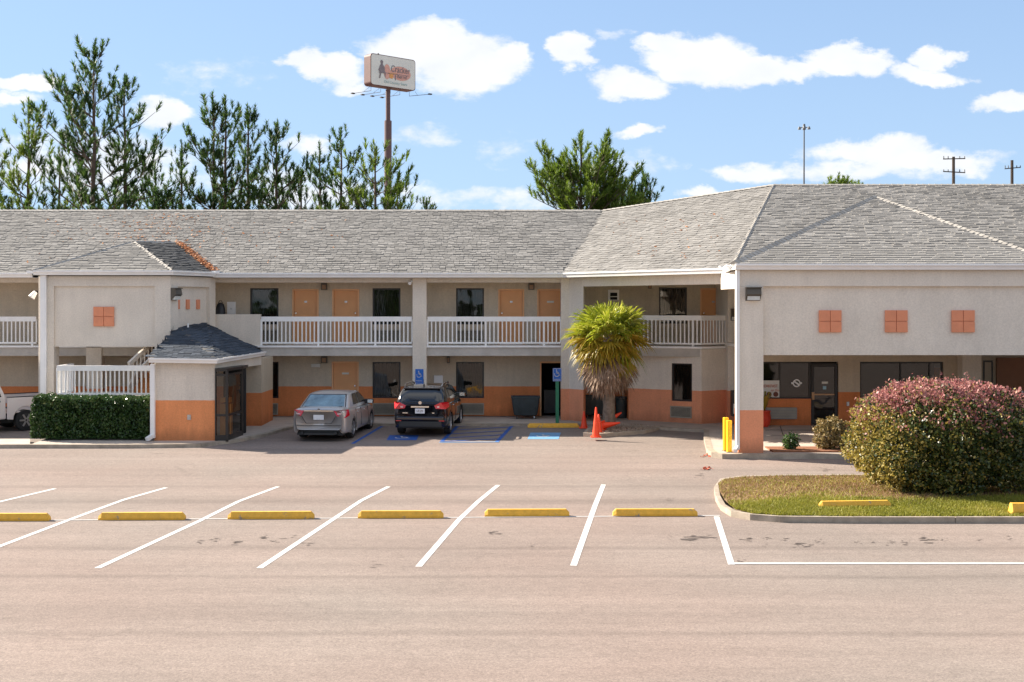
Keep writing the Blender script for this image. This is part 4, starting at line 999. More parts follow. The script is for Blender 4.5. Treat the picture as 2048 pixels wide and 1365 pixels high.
wall_pack('wall_light', X(1505.5, PF), PF-.001, Z(602, PF), .43, .37, 'boxy bronze wall light at the top of the tall portico column')
wall_pack('wall_light', X(1469, 44.2), 44.199, Z(642, 44.2), .28, .40, 'bronze wall light on the beige pier just behind the portico column')
wall_pack('wall_light', X(348, 42.75), 42.75, Z(601, 42.75), .36, .40, 'boxy bronze wall light on the corner of the stair tower', cy)
def small_light(px, py, D, label, w=.22):
    e = empty('gallery_light', (X(px, D), D, Z(py, D)), 0, label, 'light')
    part('housing', MB().box(-w/2, w/2, -.14, -.001, -.13, .13), M_lamp, e, local=True); part('lens', MB().box(-w*.32, w*.32, -.155, -.141, -.10, .06), mat('amber_lens', (.28, .15, .07), .3), e, local=True); return e
small_light(649, 573.5, DW, 'small brown light between the two upstairs doors above the silver sedan')
small_light(1062.5, 573.5, DW, 'small brown light between the upstairs doors nearest the palm')
small_light(649, 719.5, DW, 'small brown light under the gallery left of the ground floor door')
small_light(897, 719.5, DW, 'tiny square light under the gallery above the white wall box', .11)
small_light(1299, 571, DW-.5, 'tiny light under the eaves of the angled gallery', .14)
e = empty('security_light', (X(68, 43), 43, Z(590, 43)), 0, 'white security floodlight fixed to the left side of the stair tower', 'light')
part('bracket', MB().box(-.02, .12, -.04, .04, .06, .14), M_black, e, local=True); part('lamp_head', MB().tube([(.06, 0, .1), (-.06, -.08, -.1)], [.07, .12], 12), M_white, e, local=True)
e = empty('security_camera', (X(821, DC-.1), DC-.1, Z(565, DC)), 0, 'small white camera at the top left of the central column', 'camera')
part('camera_head', MB().tube([(0, 0, 0), (-.02, -.12, -.05)], .06, 10), M_white, e, local=True); part('mount', MB().box(-.02, .08, -.02, .02, .02, .06), M_white, e, local=True)
def wbox(name, px0, px1, py0, py1, D, label, m=M_white, dep=.1, cat='box'):
    e = empty(name, (X((px0+px1)/2, D), D, Z(py1, D)), 0, label, cat); w = X(px1, D)-X(px0, D); h = Z(py0, D)-Z(py1, D)
    part('cover', MB().box(-w/2, w/2, -dep, -.001, 0, h), m, e, local=True, bevel=.01); part('lid', MB().box(-w*.38, w*.38, -dep-.012, -dep-.001, h*.12, h*.88), m, e, local=True); part('latch', MB().box(-.012, .012, -dep-.03, -dep-.013, h*.45, h*.55), M_alu, e, local=True); return e
wbox('electrical_box', 868, 886, 751, 788, DW, 'white electrical box on the ground floor wall behind the black suv')
wbox('electrical_box', 455, 472, 604, 632, DW, 'white box on the upstairs wall above the stair parapet')
wbox('electrical_box', -4, 10, 788, 815, DW, 'white louvred box at the far left above the pickup')
wbox('emergency_light', 623, 641, 728, 735, DW, 'flat cream emergency light left of the ground floor door', M_lens, .08, 'light')
e = empty('black_bag', (X(441, 45.8), 45.8, Z(629, DC)-.02), 0, 'black bag standing on the landing behind the stair parapet', 'bag')
part('bag_body', MB().grid([[(.19*math.cos(a)*s, .14*math.sin(a)*s, z) for a in [2*math.pi*k/12 for k in range(12)]] for z, s in ((-1.0, 1), (-.1, 1.02), (.2, .95), (.38, .7), (.45, .25))], closed=True), M_black, e, local=True, smooth=True)
part('bag_handle', MB().tube([(-.08, 0, .42), (-.04, 0, .52), (.04, 0, .52), (.08, 0, .42)], .015, 6), M_black, e, local=True)

# ------------------------------------------------------------------ signs by the bays
def access_sign(x, y, z0, w, h, label, post=None, plates=True):
    e = empty('accessible_parking_sign', (x, y, z0), 0, label, 'sign')
    part('sign_panel', MB().box(-w/2, w/2, -.012, 0, 0, h), M_bluesign, e, local=True)
    mb = MB(); b = .012
    for q in ((-w/2+.01, w/2-.01, .01, .01+b), (-w/2+.01, w/2-.01, h-.01-b, h-.01), (-w/2+.01, -w/2+.01+b, .01+b, h-.01-b), (w/2-.01-b, w/2-.01, .01+b, h-.01-b)): mb.box(q[0], q[1], -.015, -.0125, q[2], q[3])
    if post: part('border', mb, M_linew, e, local=True)
    mb = MB(); wheelchair(mb, Vector((0, -.016, h*.62)), Vector((1, 0, 0)), Vector((0, 0, 1)), w*.95); part('access_symbol', mb, M_linew, e, local=True)
    text_on('PARKING', .06, M_linew, e, (0, -.016, h*.13), sx=.9)
    if plates:
        part('lower_plate', MB().box(-w/2, w/2, -.012, 0, -.13, -.02), M_bluesign, e, local=True); text_on('VAN', .06, M_linew, e, (0, -.016, -.075))
    if post:
        mb = MB(); 
        mb.box(-.045, .045, .0, .03, -z0-.02, 0); mb.box(-.06, -.045, .0, .05, -z0-.02, 0); mb.box(.045, .06, .0, .05, -z0-.02, 0); part('post', mb, M_greenpost, e, local=True)
    return e
access_sign(X(838.5, 45.2), DC-.09, Z(766, 45.2), .30, .5, 'blue accessible parking sign mounted on the central column behind the black suv')
access_sign(X(1114.5, 44.1), 44.1, Z(763, 44.1), .32, .47, 'blue accessible parking sign on a green post by the open doorway', True, False)

def turf_z(x, y):
    """the island swells gently to its middle"""
    return -.235+.11*max(0, min(1, (y-25.9)/1.6))*max(0, min(1, (31.3-y)/1.6))
# ------------------------------------------------------------------ wheel stops and bollards
def stop_mesh(L_=1.83):
    mb = MB(); sec = [(-.085, 0), (.085, 0), (.085, .05), (.045, .15), (-.045, .15), (-.085, .05)]
    rows = []
    for s, k in ((-L_/2, .55), (-L_/2+.07, 1), (-L_/4, 1), (0, 1), (L_/4, 1), (L_/2-.07, 1), (L_/2, .55)):
        rows.append([(s+(0 if abs(s) < L_/2-.001 else 0), y*(1 if k == 1 else .8), z*k) for y, z in sec])
    mb.grid(rows, closed=True); mb.face(rows[0]); mb.face(rows[-1][::-1]); return mb.mesh('wheel_stop')
me_stop = stop_mesh(); me_stop.materials.append(M_yellow)
stl = ['yellow concrete wheel stop cut off by the left edge of the photo', 'yellow wheel stop, the second from the left in the front parking row', 'yellow wheel stop, the third from the left in the front parking row', 'yellow wheel stop, the fourth from the left in the front parking row', 'yellow wheel stop, the fifth from the left in the front parking row', 'yellow wheel stop, rightmost of the front row and nearest the grass island']
st_pos = [(10, 1043), (282, 1041), (541, 1039), (801, 1037.5), (1054, 1034), (1311, 1033.5)]
for i, (px, py) in enumerate(st_pos):
    g = G(px, py); o = link('wheel_stop', me_stop, None, (g.x, g.y+.085, g.z+.003), (0, 0, rad(1.0+(i*37 % 5-2)*.25))); tag(o, stl[i], 'wheel stop', 'yellow wheel stops of the front parking row')
    mb = MB()
g = G(1712, 1016, .17); o = link('wheel_stop', me_stop.copy(), None, (g.x, g.y+.1, turf_z(g.x, g.y)+.0), (0, rad(-.6), rad(1.5))); o.scale = (.85, 1, .95); tag(o, 'chipped yellow wheel stop lying on the grass island', 'wheel stop')
g = G(2062, 1026, .17); o = link('wheel_stop', me_stop.copy(), None, (g.x, g.y+.1, turf_z(g.x, g.y)), (0, 0, rad(0))); o.scale = (.45, 1.3, 1.6); tag(o, 'yellow block at the right edge of the photo on the grass island', 'wheel stop')
g = G(1107, 849); o = link('wheel_stop', me_stop.copy(), None, (X(1107, 43.5), 43.5, gz(43.5)+.0), (0, 0, rad(.5))); o.scale = (1.0, 1, 1.0); tag(o, 'long yellow wheel stop at the kerb in front of the open doorway', 'wheel stop')
def bollard(px, py, D, label, w=.16, h=.97):
    e = empty('bollard', (X(px, D), D, walk_r((0, D))), rad(8), label, 'bollard', 'square yellow bollards by the portico')
    part('bollard_post', MB().box(-w/2, w/2, -w/2, w/2, 0, h), M_yellow2, e, local=True, bevel=.012); part('base_plate', MB().box(-w*.7, w*.7, -w*.7, w*.7, 0, .015), M_steel, e, local=True)
bollard(1458, 0, 36.2, 'nearer yellow square bollard left of the portico column', .14, .94); bollard(1451.5, 0, 36.55, 'farther yellow square bollard half hidden behind the nearer one', .14, .99)

# ------------------------------------------------------------------ carts, cones, pot, newspaper box
def tilt_cart(x, y, w, h, label, yaw=0, d=.75):
    e = empty('laundry_cart', (x, y, -.02), yaw, label, 'cart', 'dark plastic carts by the motel')
    rows = []
    for z, s, t in ((.13, .72, .70), (.16, .80, .76), (h*.55, .90, .9), (h-.06, .97, .97)):
        ww, dd = w*s/2, d*t/2; rc = .07; ring = []
        for cxs, cys, a0 in ((1, 1, 0), (-1, 1, 90), (-1, -1, 180), (1, -1, 270)):
            for q in range(4): a = rad(a0+q*30); ring.append((cxs*(ww-rc)+rc*math.cos(a), cys*(dd-rc)+rc*math.sin(a), z))
        rows.append(ring)
    mb = MB(); mb.grid(rows, closed=True); mb.face(rows[0][::-1]); part('tub', mb, M_binc, e, local=True, smooth=False)
    mb = MB(); w2, d2_ = w/2, d/2
    for q in ((-w2, w2, -d2_, -d2_+.07), (-w2, w2, d2_-.07, d2_), (-w2, -w2+.07, -d2_+.07, d2_-.07), (w2-.07, w2, -d2_+.07, d2_-.07)): mb.box(*q, h-.06, h)
    part('rim', mb, M_binc, e, local=True, bevel=.01)
    mb = MB(); [mb.box(-w2*.6+k*w2*.4, -w2*.6+k*w2*.4+.03, -d2_*.93-.012, -d2_*.9, .25, h-.15) for k in range(4)]; part('rib', mb, M_binc, e, local=True)
    for sx, sy in ((-.3, -.28), (.3, -.28), (-.3, .28), (.3, .28)): part('caster', MB().tube([(w*sx-.02, d*sy, .06), (w*sx+.02, d*sy, .06)], .06, 10), M_alu if sx > 0 else M_black, e, local=True)
    return e
tilt_cart(X(1051, 46), 46.0, 1.08, .84, 'dark grey laundry cart on casters left of the open doorway')
tilt_cart(X(1186, 46.3), 46.3, .9, .84, 'dark cart in the recess left of the palm trunk')
e = empty('trash_can', (X(1243, 46.3), 46.3, -.02), 0, 'round black rubbish bin in the recess right of the palm trunk', 'bin')
rows = [[(r*math.cos(2*math.pi*k/18), r*math.sin(2*math.pi*k/18), z) for k in range(18)] for z, r in ((0, .20), (.1, .215), (.7, .24), (.72, .26), (.76, .26), (.80, .2))]
part('bin_body', MB().grid(rows, closed=True).face(rows[-1]), M_binc, e, local=True); part('bin_hoop', MB().tube([(0, 0, .45), (0, 0, .48)], .245, 18), M_binc, e, local=True)
def cone(x, y, z, label, h=.72, lie=None, yaw=0):
    e = empty('traffic_cone', (x, y, z), yaw, label, 'traffic cone', 'orange cones round the palm'); 
    if lie is not None: e.rotation_euler = (0, lie, yaw)
    rows = [[(r*math.cos(2*math.pi*k/16), r*math.sin(2*math.pi*k/16), zz) for k in range(16)] for zz, r in ((.03, .125), (h*.5, .075), (h*.97, .028), (h, .02))]
    part('cone_body', MB().grid(rows, closed=True).face(rows[-1]), M_cone, e, local=True, smooth=True); part('cone_base', MB().box(-.17, .17, -.17, .17, 0, .03), M_cone, e, local=True, bevel=.01); return e
g = G(1168, 848); cone(X(1168, 43.3), 43.3, gz(43.3), 'orange traffic cone standing beside the long yellow wheel stop', .60)
g = G(1192, 875, .1); cone(g.x, g.y, g.z, 'tall orange traffic cone standing at the corner of the gravel bed', .98)
g = G(1200, 868, .1); cone(g.x-.02, g.y+.35, g.z, 'orange traffic cone standing just behind the tall one left of the palm', .62)
g = G(1207, 862, .1); cone(g.x, g.y+.1, g.z+.16, 'orange traffic cone lying on its side against the palm trunk', .62, rad(78), rad(-25))
g = G(1214, 858, .1); cone(g.x+.0, g.y+.25, g.z+.22, 'second orange cone fallen on the gravel, leaning against the palm', .62, rad(60), rad(10))
e = empty('plant_pot', (X(1529, 43.0), 43.0, -.03), 0, 'red flower pot with a leafy plant half hidden behind the portico column', 'plant pot')
rows = [[(r*math.cos(2*math.pi*k/18), r*math.sin(2*math.pi*k/18), z) for k in range(18)] for z, r in ((0, .13), (.08, .19), (.3, .23), (.5, .20), (.52, .22), (.56, .22))]
part('pot', MB().grid(rows, closed=True), M_red, e, local=True, smooth=True)
mb = MB()
for k in range(22):
    a = k*2.4; l = .5+.25*math.sin(k*1.3); d = Vector((math.cos(a), math.sin(a), 0)); u = Vector((0, 0, 1)); s = Vector((-d.y, d.x, 0))*.035; b0 = u*.55; m1 = b0+d*l*.35+u*l*.9; m2 = b0+d*l*.9+u*l*.8
    mb.face([b0-s*.5, b0+s*.5, m1+s, m1-s]); mb.face([m1-s, m1+s, m2])
part('pot_leaves', mb, M_palmy, e, local=True)
e = empty('newspaper_box', (X(1474, 43.2), 43.2, -.03), 0, 'black and yellow newspaper box against the pier behind the downspout', 'newspaper box')
part('box_body', MB().box(-.2, .2, -.2, .2, .35, 1.25), M_black, e, local=True, bevel=.02); part('box_door', MB().box(-.17, .17, -.21, -.201, .45, .8), M_alu, e, local=True); part('box_stand', MB().box(.02, .2, -.215, -.05, 0, 1.0), M_yellow2, e, local=True)

# ------------------------------------------------------------------ grass island
isl = [G(1440, 968), G(1428, 985), G(1431, 1003), G(1441, 1021), G(1462, 1034), G(1500, 1041), G(1560, 1045.5), G(1700, 1047), G(2120, 1047), G(2120, 962), G(1760, 958), G(1560, 959), G(1475, 962)]
isp = [(p.x, p.y) for p in isl]
curbw = .11; cen = (sum(p[0] for p in isp)/len(isp), sum(p[1] for p in isp)/len(isp))
def inset(poly, d):
    out = []; n = len(poly)
    for i in range(n):
        p0, p1, p2 = Vector(poly[i-1]), Vector(poly[i]), Vector(poly[(i+1) % n]); a = (p1-p0).normalized(); b = (p2-p1).normalized()
        na = Vector((-a.y, a.x)); nb = Vector((-b.y, b.x)); m = (na+nb).normalized(); out.append(tuple(p1+m*(d/max(.4, m.dot(na)))))
    return out
isi = inset(isp, curbw)
n = len(isp); mb = MB()
for i in range(n):
    a, b, c, d = isp[i], isp[(i+1) % n], isi[(i+1) % n], isi[i]; L_ = math.dist(a, b); k = max(1, round(L_/2.4))
    for j in range(k):
        t0, t1 = j/k+(.004 if j else 0), (j+1)/k; lp = lambda p, q, t: (p[0]+(q[0]-p[0])*t, p[1]+(q[1]-p[1])*t)
        mb.prism([lp(a, b, t0), lp(a, b, t1), lp(d, c, t1), lp(d, c, t0)], -.6, -.22)
part('island_kerb', mb, M_curb, kind='structure')
def turf_mat():
    m = mat('turf_soil', (.25, .16, .075), .95, var=.35, scale=2, bump=.6, bscale=30); return m
mb = MB(); ins2 = inset(isp, curbw-.01)
step = .35; yy_ = min(p[1] for p in ins2); cells = []
gx0 = min(p[0] for p in ins2); nx = 60
y0_, y1_ = min(p[1] for p in ins2), max(p[1] for p in ins2)
rowsG = []
ny = 18
for j in range(ny+1):
    y = y0_+(y1_-y0_)*min(max(j/ny, .002), .998); xsx = []
    for i in range(len(ins2)):
        a, b = ins2[i], ins2[(i+1) % len(ins2)]
        if (a[1] > y) != (b[1] > y): xsx.append(a[0]+(b[0]-a[0])*(y-a[1])/(b[1]-a[1]))
    xa, xb = min(xsx), max(xsx); rowsG.append([(xa+(xb-xa)*i/24, y, turf_z(xa+(xb-xa)*i/24, y)) for i in range(25)])
mb.grid(rowsG); part('island_turf', mb, turf_mat(), kind='structure', smooth=True)
def blades(name, n, seed, keep, h0, h1, m, w=.012):
    g = np.random.default_rng(seed); P_ = []
    while len(P_) < n:
        x = g.uniform(gx0, 14); y = g.uniform(y0_, y1_)
        if inside((x, y), ins2) and keep(x, y, g.random()): P_.append((x, y, turf_z(x, y)-.005))
    P_ = np.array(P_); a = g.uniform(0, 6.283, n); ln = g.uniform(h0, h1, n); tilt = g.normal(0, .45, (n, 2))*ln[:, None]
    d = np.stack([np.cos(a), np.sin(a), np.zeros(n)], 1)*w*g.uniform(.7, 1.5, n)[:, None]
    tip = P_+np.stack([tilt[:, 0], tilt[:, 1], ln], 1); v = np.stack([P_-d, P_+d, tip], 1).reshape(-1, 3)
    me = tri_mesh(name, v, n); me.materials.append(m); return me
def gn(x, y): return .5+.5*math.sin(x*.9+math.sin(y*1.7)*1.3)*math.cos(y*1.1+x*.35)
keep_g = lambda x, y, r: r < max(.03, min(1, (1.15-(y-26.0)*.55)+(gn(x, y)-.5)*.9))
keep_d = lambda x, y, r: r < max(.32, min(1, (y-26.0)*.35+(gn(x+3, y)-.3)*.5))
tag(link('island_grass', blades('island_grass', 52000, 3, keep_g, .03, .085, M_blade)), 'short green grass along the front of the planted island', 'grass', kind='stuff')
tag(link('dry_grass', blades('dry_grass', 42000, 4, keep_d, .02, .06, M_bladed)), 'dry brown grass on the back of the planted island', 'grass', kind='stuff')

# gravel bed at the palm
gb = [G(1166, 874), G(1200, 876), G(1290, 868), G(1332, 857), G(1240, 849), G(1185, 849)]
gp_ = [(p.x, p.y) for p in gb]
mb = MB(); k = len(gp_); gi = inset(gp_, .12)
for i in range(k):
    j = (i+1) % k; mb.prism([gp_[i], gp_[j], gi[j], gi[i]], -.6, -.03)
part('palm_bed_kerb', mb, M_curb, kind='structure'); part('palm_bed_soil', MB().prism(inset(gp_, .11), -.5, -.06), M_soil, kind='structure')
g = np.random.default_rng(8); mb = MB(); cnt = 0
while cnt < 900:
    x = g.uniform(min(p[0] for p in gi), max(p[0] for p in gi)); y = g.uniform(min(p[1] for p in gi), max(p[1] for p in gi))
    if not inside((x, y), gi): continue
    cnt += 1; s = g.uniform(.02, .05); c = Vector((x, y, -.05)); vv = [c+Vector((s, 0, 0)), c+Vector((0, s, 0)), c-Vector((s, 0, 0)), c-Vector((0, s, 0)), c+Vector((g.normal()*s*.3, g.normal()*s*.3, s*.9))]
    b = len(mb.v); mb.v += [tuple(q) for q in vv]; mb.f += [(b, b+1, b+4), (b+1, b+2, b+4), (b+2, b+3, b+4), (b+3, b, b+4)]; mb.m += [0]*4
tag(part('gravel', mb, M_stone, kind='stuff'), 'brown gravel in the kerbed bed round the palm', 'gravel')
# a few dead leaves on the asphalt
pts = []
for (px, py, k) in ((1413, 912, 14), (1413, 937, 22), (1500, 905, 4)):
    for q in range(k): p = G(px+RNG.normal()*6, py+RNG.normal()*1.5, .02); pts.append(tuple(p))
v, n = leaves(pts, .09, 9, .7, True); me = quad_mesh('fallen_leaves', v, n); me.materials.append(mat('red_leaf', (.5, .08, .03), .7))
tag(link('fallen_leaves', me), 'red fallen leaves on the asphalt left of the bollards', 'leaf litter', kind='stuff')

# ------------------------------------------------------------------ bushes and hedge
def noise3(p, s, seed=0):
    """cheap smooth noise from sines, array in, array out"""
    a = np.sin(p[:, 0]*s*1.3+seed)+np.sin(p[:, 1]*s*1.1+seed*2.1+p[:, 2]*s*.7)+np.sin(p[:, 2]*s*1.5+seed*.7+p[:, 0]*s*.9)
    return a/3
def bush_pts(n, c, r, seed, lo=.55, power=2.4, clump=.10, zmin=-9):
    g = np.random.default_rng(seed); d = g.normal(size=(n, 3)); d /= np.linalg.norm(d, axis=1)[:, None]
    q = (np.abs(d)**power).sum(1)**(-1/power)                        # superellipsoid
    rr = lo+(1-lo)*g.random(n)**.45
    f = 1+clump*noise3(d*3.0, 2.2, seed)+clump*.7*noise3(d*3, 6, seed+3)+g.normal(0, .018, n)
    p = d*(q*rr*f)[:, None]*np.array(r)+np.array(c); return p[p[:, 2] > zmin], d
def stems(mb, base, tips, r=.02):
    for t in tips: mb.tube([base, Vector(base).lerp(Vector(t), .5)+Vector((0, 0, .05)), t], [r, r*.7, r*.3], 5)
    return mb
BC = Vector((X(1884, 29.3), 29.3, .98)); BR = (2.12, 1.85, 1.46)
bush = empty('flowering_bush', (BC.x, BC.y, -.15), 0, 'huge round bush with pink and yellow tipped leaves on the grass island', 'bush')
p, _ = bush_pts(66000, BC, BR, 21, .45, 2.5, .10, -.12); p = p+np.stack([noise3(p, 7, 3), noise3(p, 7.7, 4), noise3(p, 6.9, 5)], 1)*.05
p = p[~((p[:, 2] < BC.z-.55*BR[2]) & (noise3(p, 3.4, 9) > .12))]
g = np.random.default_rng(5); hgt = (p[:, 2]-BC.z)/BR[2]; lf = (p[:, 0]-BC.x)/BR[0]; rrn = np.linalg.norm((p-np.array(BC))/np.array(BR), axis=1)
pin = hgt*1.35-.46-np.abs(lf)*.05+noise3(p, 2.2, 2)*.30+noise3(p, 6.5, 8)*.35+g.normal(0, .30, len(p)); yel = -lf*1.0-.25*hgt-.45+noise3(p, 3, 5)*.35+g.normal(0, .30, len(p))
outer = rrn > .82
ip = outer & (pin > .35); iy = outer & ~ip & ((yel > .22) | (g.random(len(p)) < .16)); ig = ~(ip | iy)
for nm, idx, mm, sz in (('foliage', ig, M_bushg, .085), ('pink_leaf_tips', ip, M_bushp, .075), ('yellow_leaf_tips', iy, M_bushy, .075)):
    v, n = leaves(p[idx]-np.array(bush.location), sz, 31, .62); me = quad_mesh(nm, v, n); me.materials.append(mm); link(nm, me, bush)
# ragged shoots standing out of the top
mb = MB(); rr = random.Random(4); shoots = []
for k in range(46):
    a = rr.uniform(0, 6.28); r_ = rr.random()**.5*.85; x, y = BC.x+r_*BR[0]*math.cos(a), BC.y+r_*BR[1]*math.sin(a); z = BC.z+BR[2]*math.sqrt(max(0, 1-r_*r_))*.98
    h = rr.uniform(.1, .28); tx, ty = rr.uniform(-.08, .08), rr.uniform(-.08, .08); mb.tube([(x, y, z-.1), (x+tx, y+ty, z+h)], [.007, .003], 4)
    for q in range(9): t = rr.random(); shoots.append((x+tx*t+rr.uniform(-.03, .03), y+ty*t+rr.uniform(-.03, .03), z-.05+h*t*1.1))
base = Vector((BC.x, BC.y, -.15))
stems(mb, base, [BC+Vector((rr.uniform(-1.6, 1.6), rr.uniform(-1.4, 1.4), rr.uniform(-.6, .5))) for _ in range(22)], .045)
part('stems', mb, M_bark, bush, kind='stuff'); v, n = leaves(np.array(shoots)-np.array(bush.location), .06, 32, .5); me = quad_mesh('pink_shoots', v, n); me.materials.append(M_bushp); link('pink_shoots', me, bush)

def shrub(name, label, px, py, D, r, n, mm, size, seed, lo=.4, clump=.2, cat='shrub'):
    c = Vector((X(px, D), D, Z(py, D))); e = empty(name, (c.x, c.y, c.z-r[2]), 0, label, cat)
    p, _ = bush_pts(n, c, r, seed, lo, 2.3, clump); v, k = leaves(p-np.array(e.location), size, seed+1, .6); me = quad_mesh('foliage', v, k); me.materials.append(mm); link('foliage', me, e)
    rr = random.Random(seed); mb = stems(MB(), (0, 0, -.02), [Vector((rr.uniform(-.7, .7)*r[0], rr.uniform(-.7, .7)*r[1], r[2]*rr.uniform(.9, 1.7))) for _ in range(9)], .015)
    part('stems', mb, M_bark, e, local=True, kind='stuff'); return e
shrub('shrub', 'rounded yellowish shrub in front of the lobby door beside the big bush', 1663, 869, 36.75, (.54, .42, .5), 4200, M_shrub, .075, 51)
shrub('small_shrub', 'tiny dark green shrub in the strip in front of the portico', 1582, 886, 36.6, (.23, .2, .27), 900, M_hedge, .07, 52, .2, .3)
# clipped hedge
hx0, hx1, hy0, hy1, hz1 = X(70, 39.6), X(303, 39.6), 39.2, 40.5, Z(796, 39.6)
hedge = empty('hedge', ((hx0+hx1)/2, 39.9, -.05), 0, 'clipped dark green hedge in front of the white railing of the stair tower', 'hedge')
g = np.random.default_rng(6); n = 30000; p = g.random((n, 3)); side = g.random(n)
p[side < .42, 1] = g.random((side < .42).sum())**2*.25; sel = (side >= .42) & (side < .68); p[sel, 2] = 1-g.random(sel.sum())**2*.22
sel = (side >= .68) & (side < .8); p[sel, 0] = 1-g.random(sel.sum())**2*.05; sel = (side >= .8) & (side < .9); p[sel, 0] = g.random(sel.sum())**2*.05
p = p*np.array([hx1-hx0, hy1-hy0, hz1+.05])+np.array([hx0, hy0, -.05])
p[:, 1] += .10*noise3(p, 3.1, 1)+.07*noise3(p, 9, 4); p[:, 2] += (.07*noise3(p, 2.3, 3)+.06*noise3(p, 8, 2))*(p[:, 2] > .9); p[:, 0] += .05*noise3(p, 5, 7); p += g.normal(0, .02, p.shape); p[:, 2] = np.maximum(p[:, 2], -.03)
v, k = leaves(p-np.array(hedge.location), .075, 41, .62); me = quad_mesh('foliage', v, k); me.materials.append(M_hedge); link('foliage', me, hedge)
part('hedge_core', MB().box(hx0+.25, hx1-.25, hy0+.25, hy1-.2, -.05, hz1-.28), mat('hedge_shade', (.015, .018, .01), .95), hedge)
mb = MB(); [mb.tube([(hx0+.3+k*.42, 39.5, -.05), (hx0+.3+k*.42+.05, 39.4, .6)], [.02, .008], 5) for k in range(9)]; part('stems', mb, M_bark, hedge, kind='stuff')

# ------------------------------------------------------------------ sabal palm
PD = 42.3; palm_base = G(1217, 858, .05); palm_base = Vector((X(1218, PD), PD, -.06))
palm = empty('palm_tree', palm_base, 0, 'cabbage palm with green fan fronds over a skirt of dead brown ones', 'palm tree')
zt = 3.22
rows = []; rr = random.Random(9)
for i in range(26):
    z = i/25*(zt+.1); r = .235-.035*min(1, z/1.2)+(.09 if z < .12 else 0)*(1-z/.12)+rr.uniform(-.008, .012); rows.append([(r*math.cos(2*math.pi*k/18)*(1+rr.uniform(-.04, .04)), r*math.sin(2*math.pi*k/18)*(1+rr.uniform(-.04, .04)), z) for k in range(18)])
part('trunk', MB().grid(rows, closed=True), M_palmbark, palm, local=True, smooth=True)
mb = MB()
for k in range(70):                                        # old leaf bases under the skirt
    a = rr.uniform(0, 6.28); z = rr.uniform(1.5, 2.9); d = Vector((math.cos(a), math.sin(a), 0)); mb.bar(d*.17+Vector((0, 0, z)), d*.30+Vector((0, 0, z+.22)), .05, .02)
part('boots', mb, M_palmbark, palm, local=True)
def frond(az, el, pet, bl, m, seed, droop=.25, spread=115, nl=30, dead=False, z0=zt-.1):
    rr = random.Random(seed); d = Vector((math.cos(az)*math.cos(el), math.sin(az)*math.cos(el), math.sin(el))); s = Vector((-math.sin(az), math.cos(az), 0)); u = s.cross(d).normalized()
    if u.z < 0 and el > -1: u = -u
    p0 = Vector((math.cos(az)*.12, math.sin(az)*.12, z0)); h = p0+d*pet-Vector((0, 0, droop*pet*.4)); mb = MB(); mb.tube([p0, p0+d*pet*.5, h], [.025, .02, .014], 5)
    d2 = (d-Vector((0, 0, droop*.5))).normalized(); roll = rr.uniform(-.7, .7); s2 = (s*math.cos(roll)+u*math.sin(roll)).normalized(); s2 = (s2-d2*s2.dot(d2)).normalized(); nrm = s2.cross(d2)
    for i in range(nl):
        th = rad(spread)*(i/(nl-1)*2-1)*(.55 if dead else 1); ln = bl*(1-.30*(abs(th)/rad(spread))**2)*rr.uniform(.82, 1.08); ax = d2*math.cos(th)+s2*math.sin(th)+nrm*(.18*abs(math.sin(th))+rr.uniform(-.1, .1)); ax.normalize()
        wv = ax.cross(nrm).normalized(); w = bl*.028*(1.1 if dead else 1.15); tp = rr.uniform(.10, .42) if not dead else .1
        g1 = h+ax*ln*.45; g2 = h+ax*ln*.78-Vector((0, 0, ln*tp*.35)); g3 = h+ax*ln*.97-Vector((0, 0, ln*tp)); fold = nrm*w*.7
        mb.face([h-wv*w*.25, h+fold*.2, g1+fold, g1-wv*w]); mb.face([h+fold*.2, h+wv*w*.25, g1+wv*w, g1+fold])
        mb.face([g1-wv*w, g1+fold, g2+fold*.5, g2-wv*w*.7]); mb.face([g1+fold, g1+wv*w, g2+wv*w*.7, g2+fold*.5]); mb.face([g2-wv*w*.7, g2+wv*w*.7, g3])
    return part('frond' if not dead else 'dead_frond', mb, m, palm, local=True)
rr = random.Random(22); gold = 2.39996
for k in range(52):
    t = k/51; el = rad(86-112*t**1.05)+rr.uniform(-.12, .12); pet = .30+.38*math.sin(math.pi*min(1, t+.12))*.9
    frond(k*gold+rr.uniform(-.2, .2), el, pet+.12, rr.uniform(.88, 1.10), M_palm if (t < .56 or rr.random() < .2) else M_palmy, 100+k, droop=.15+.4*t)
for k in range(34):
    t = k/33; frond(k*gold+.7, rad(-34-36*t)+rr.uniform(-.1, .1), rr.uniform(.42, .62), rr.uniform(.75, .95), M_palmd if t > .12 or k % 2 else M_palmy, 300+k, droop=.5, spread=75, nl=22, dead=True, z0=zt-.32-.40*t)

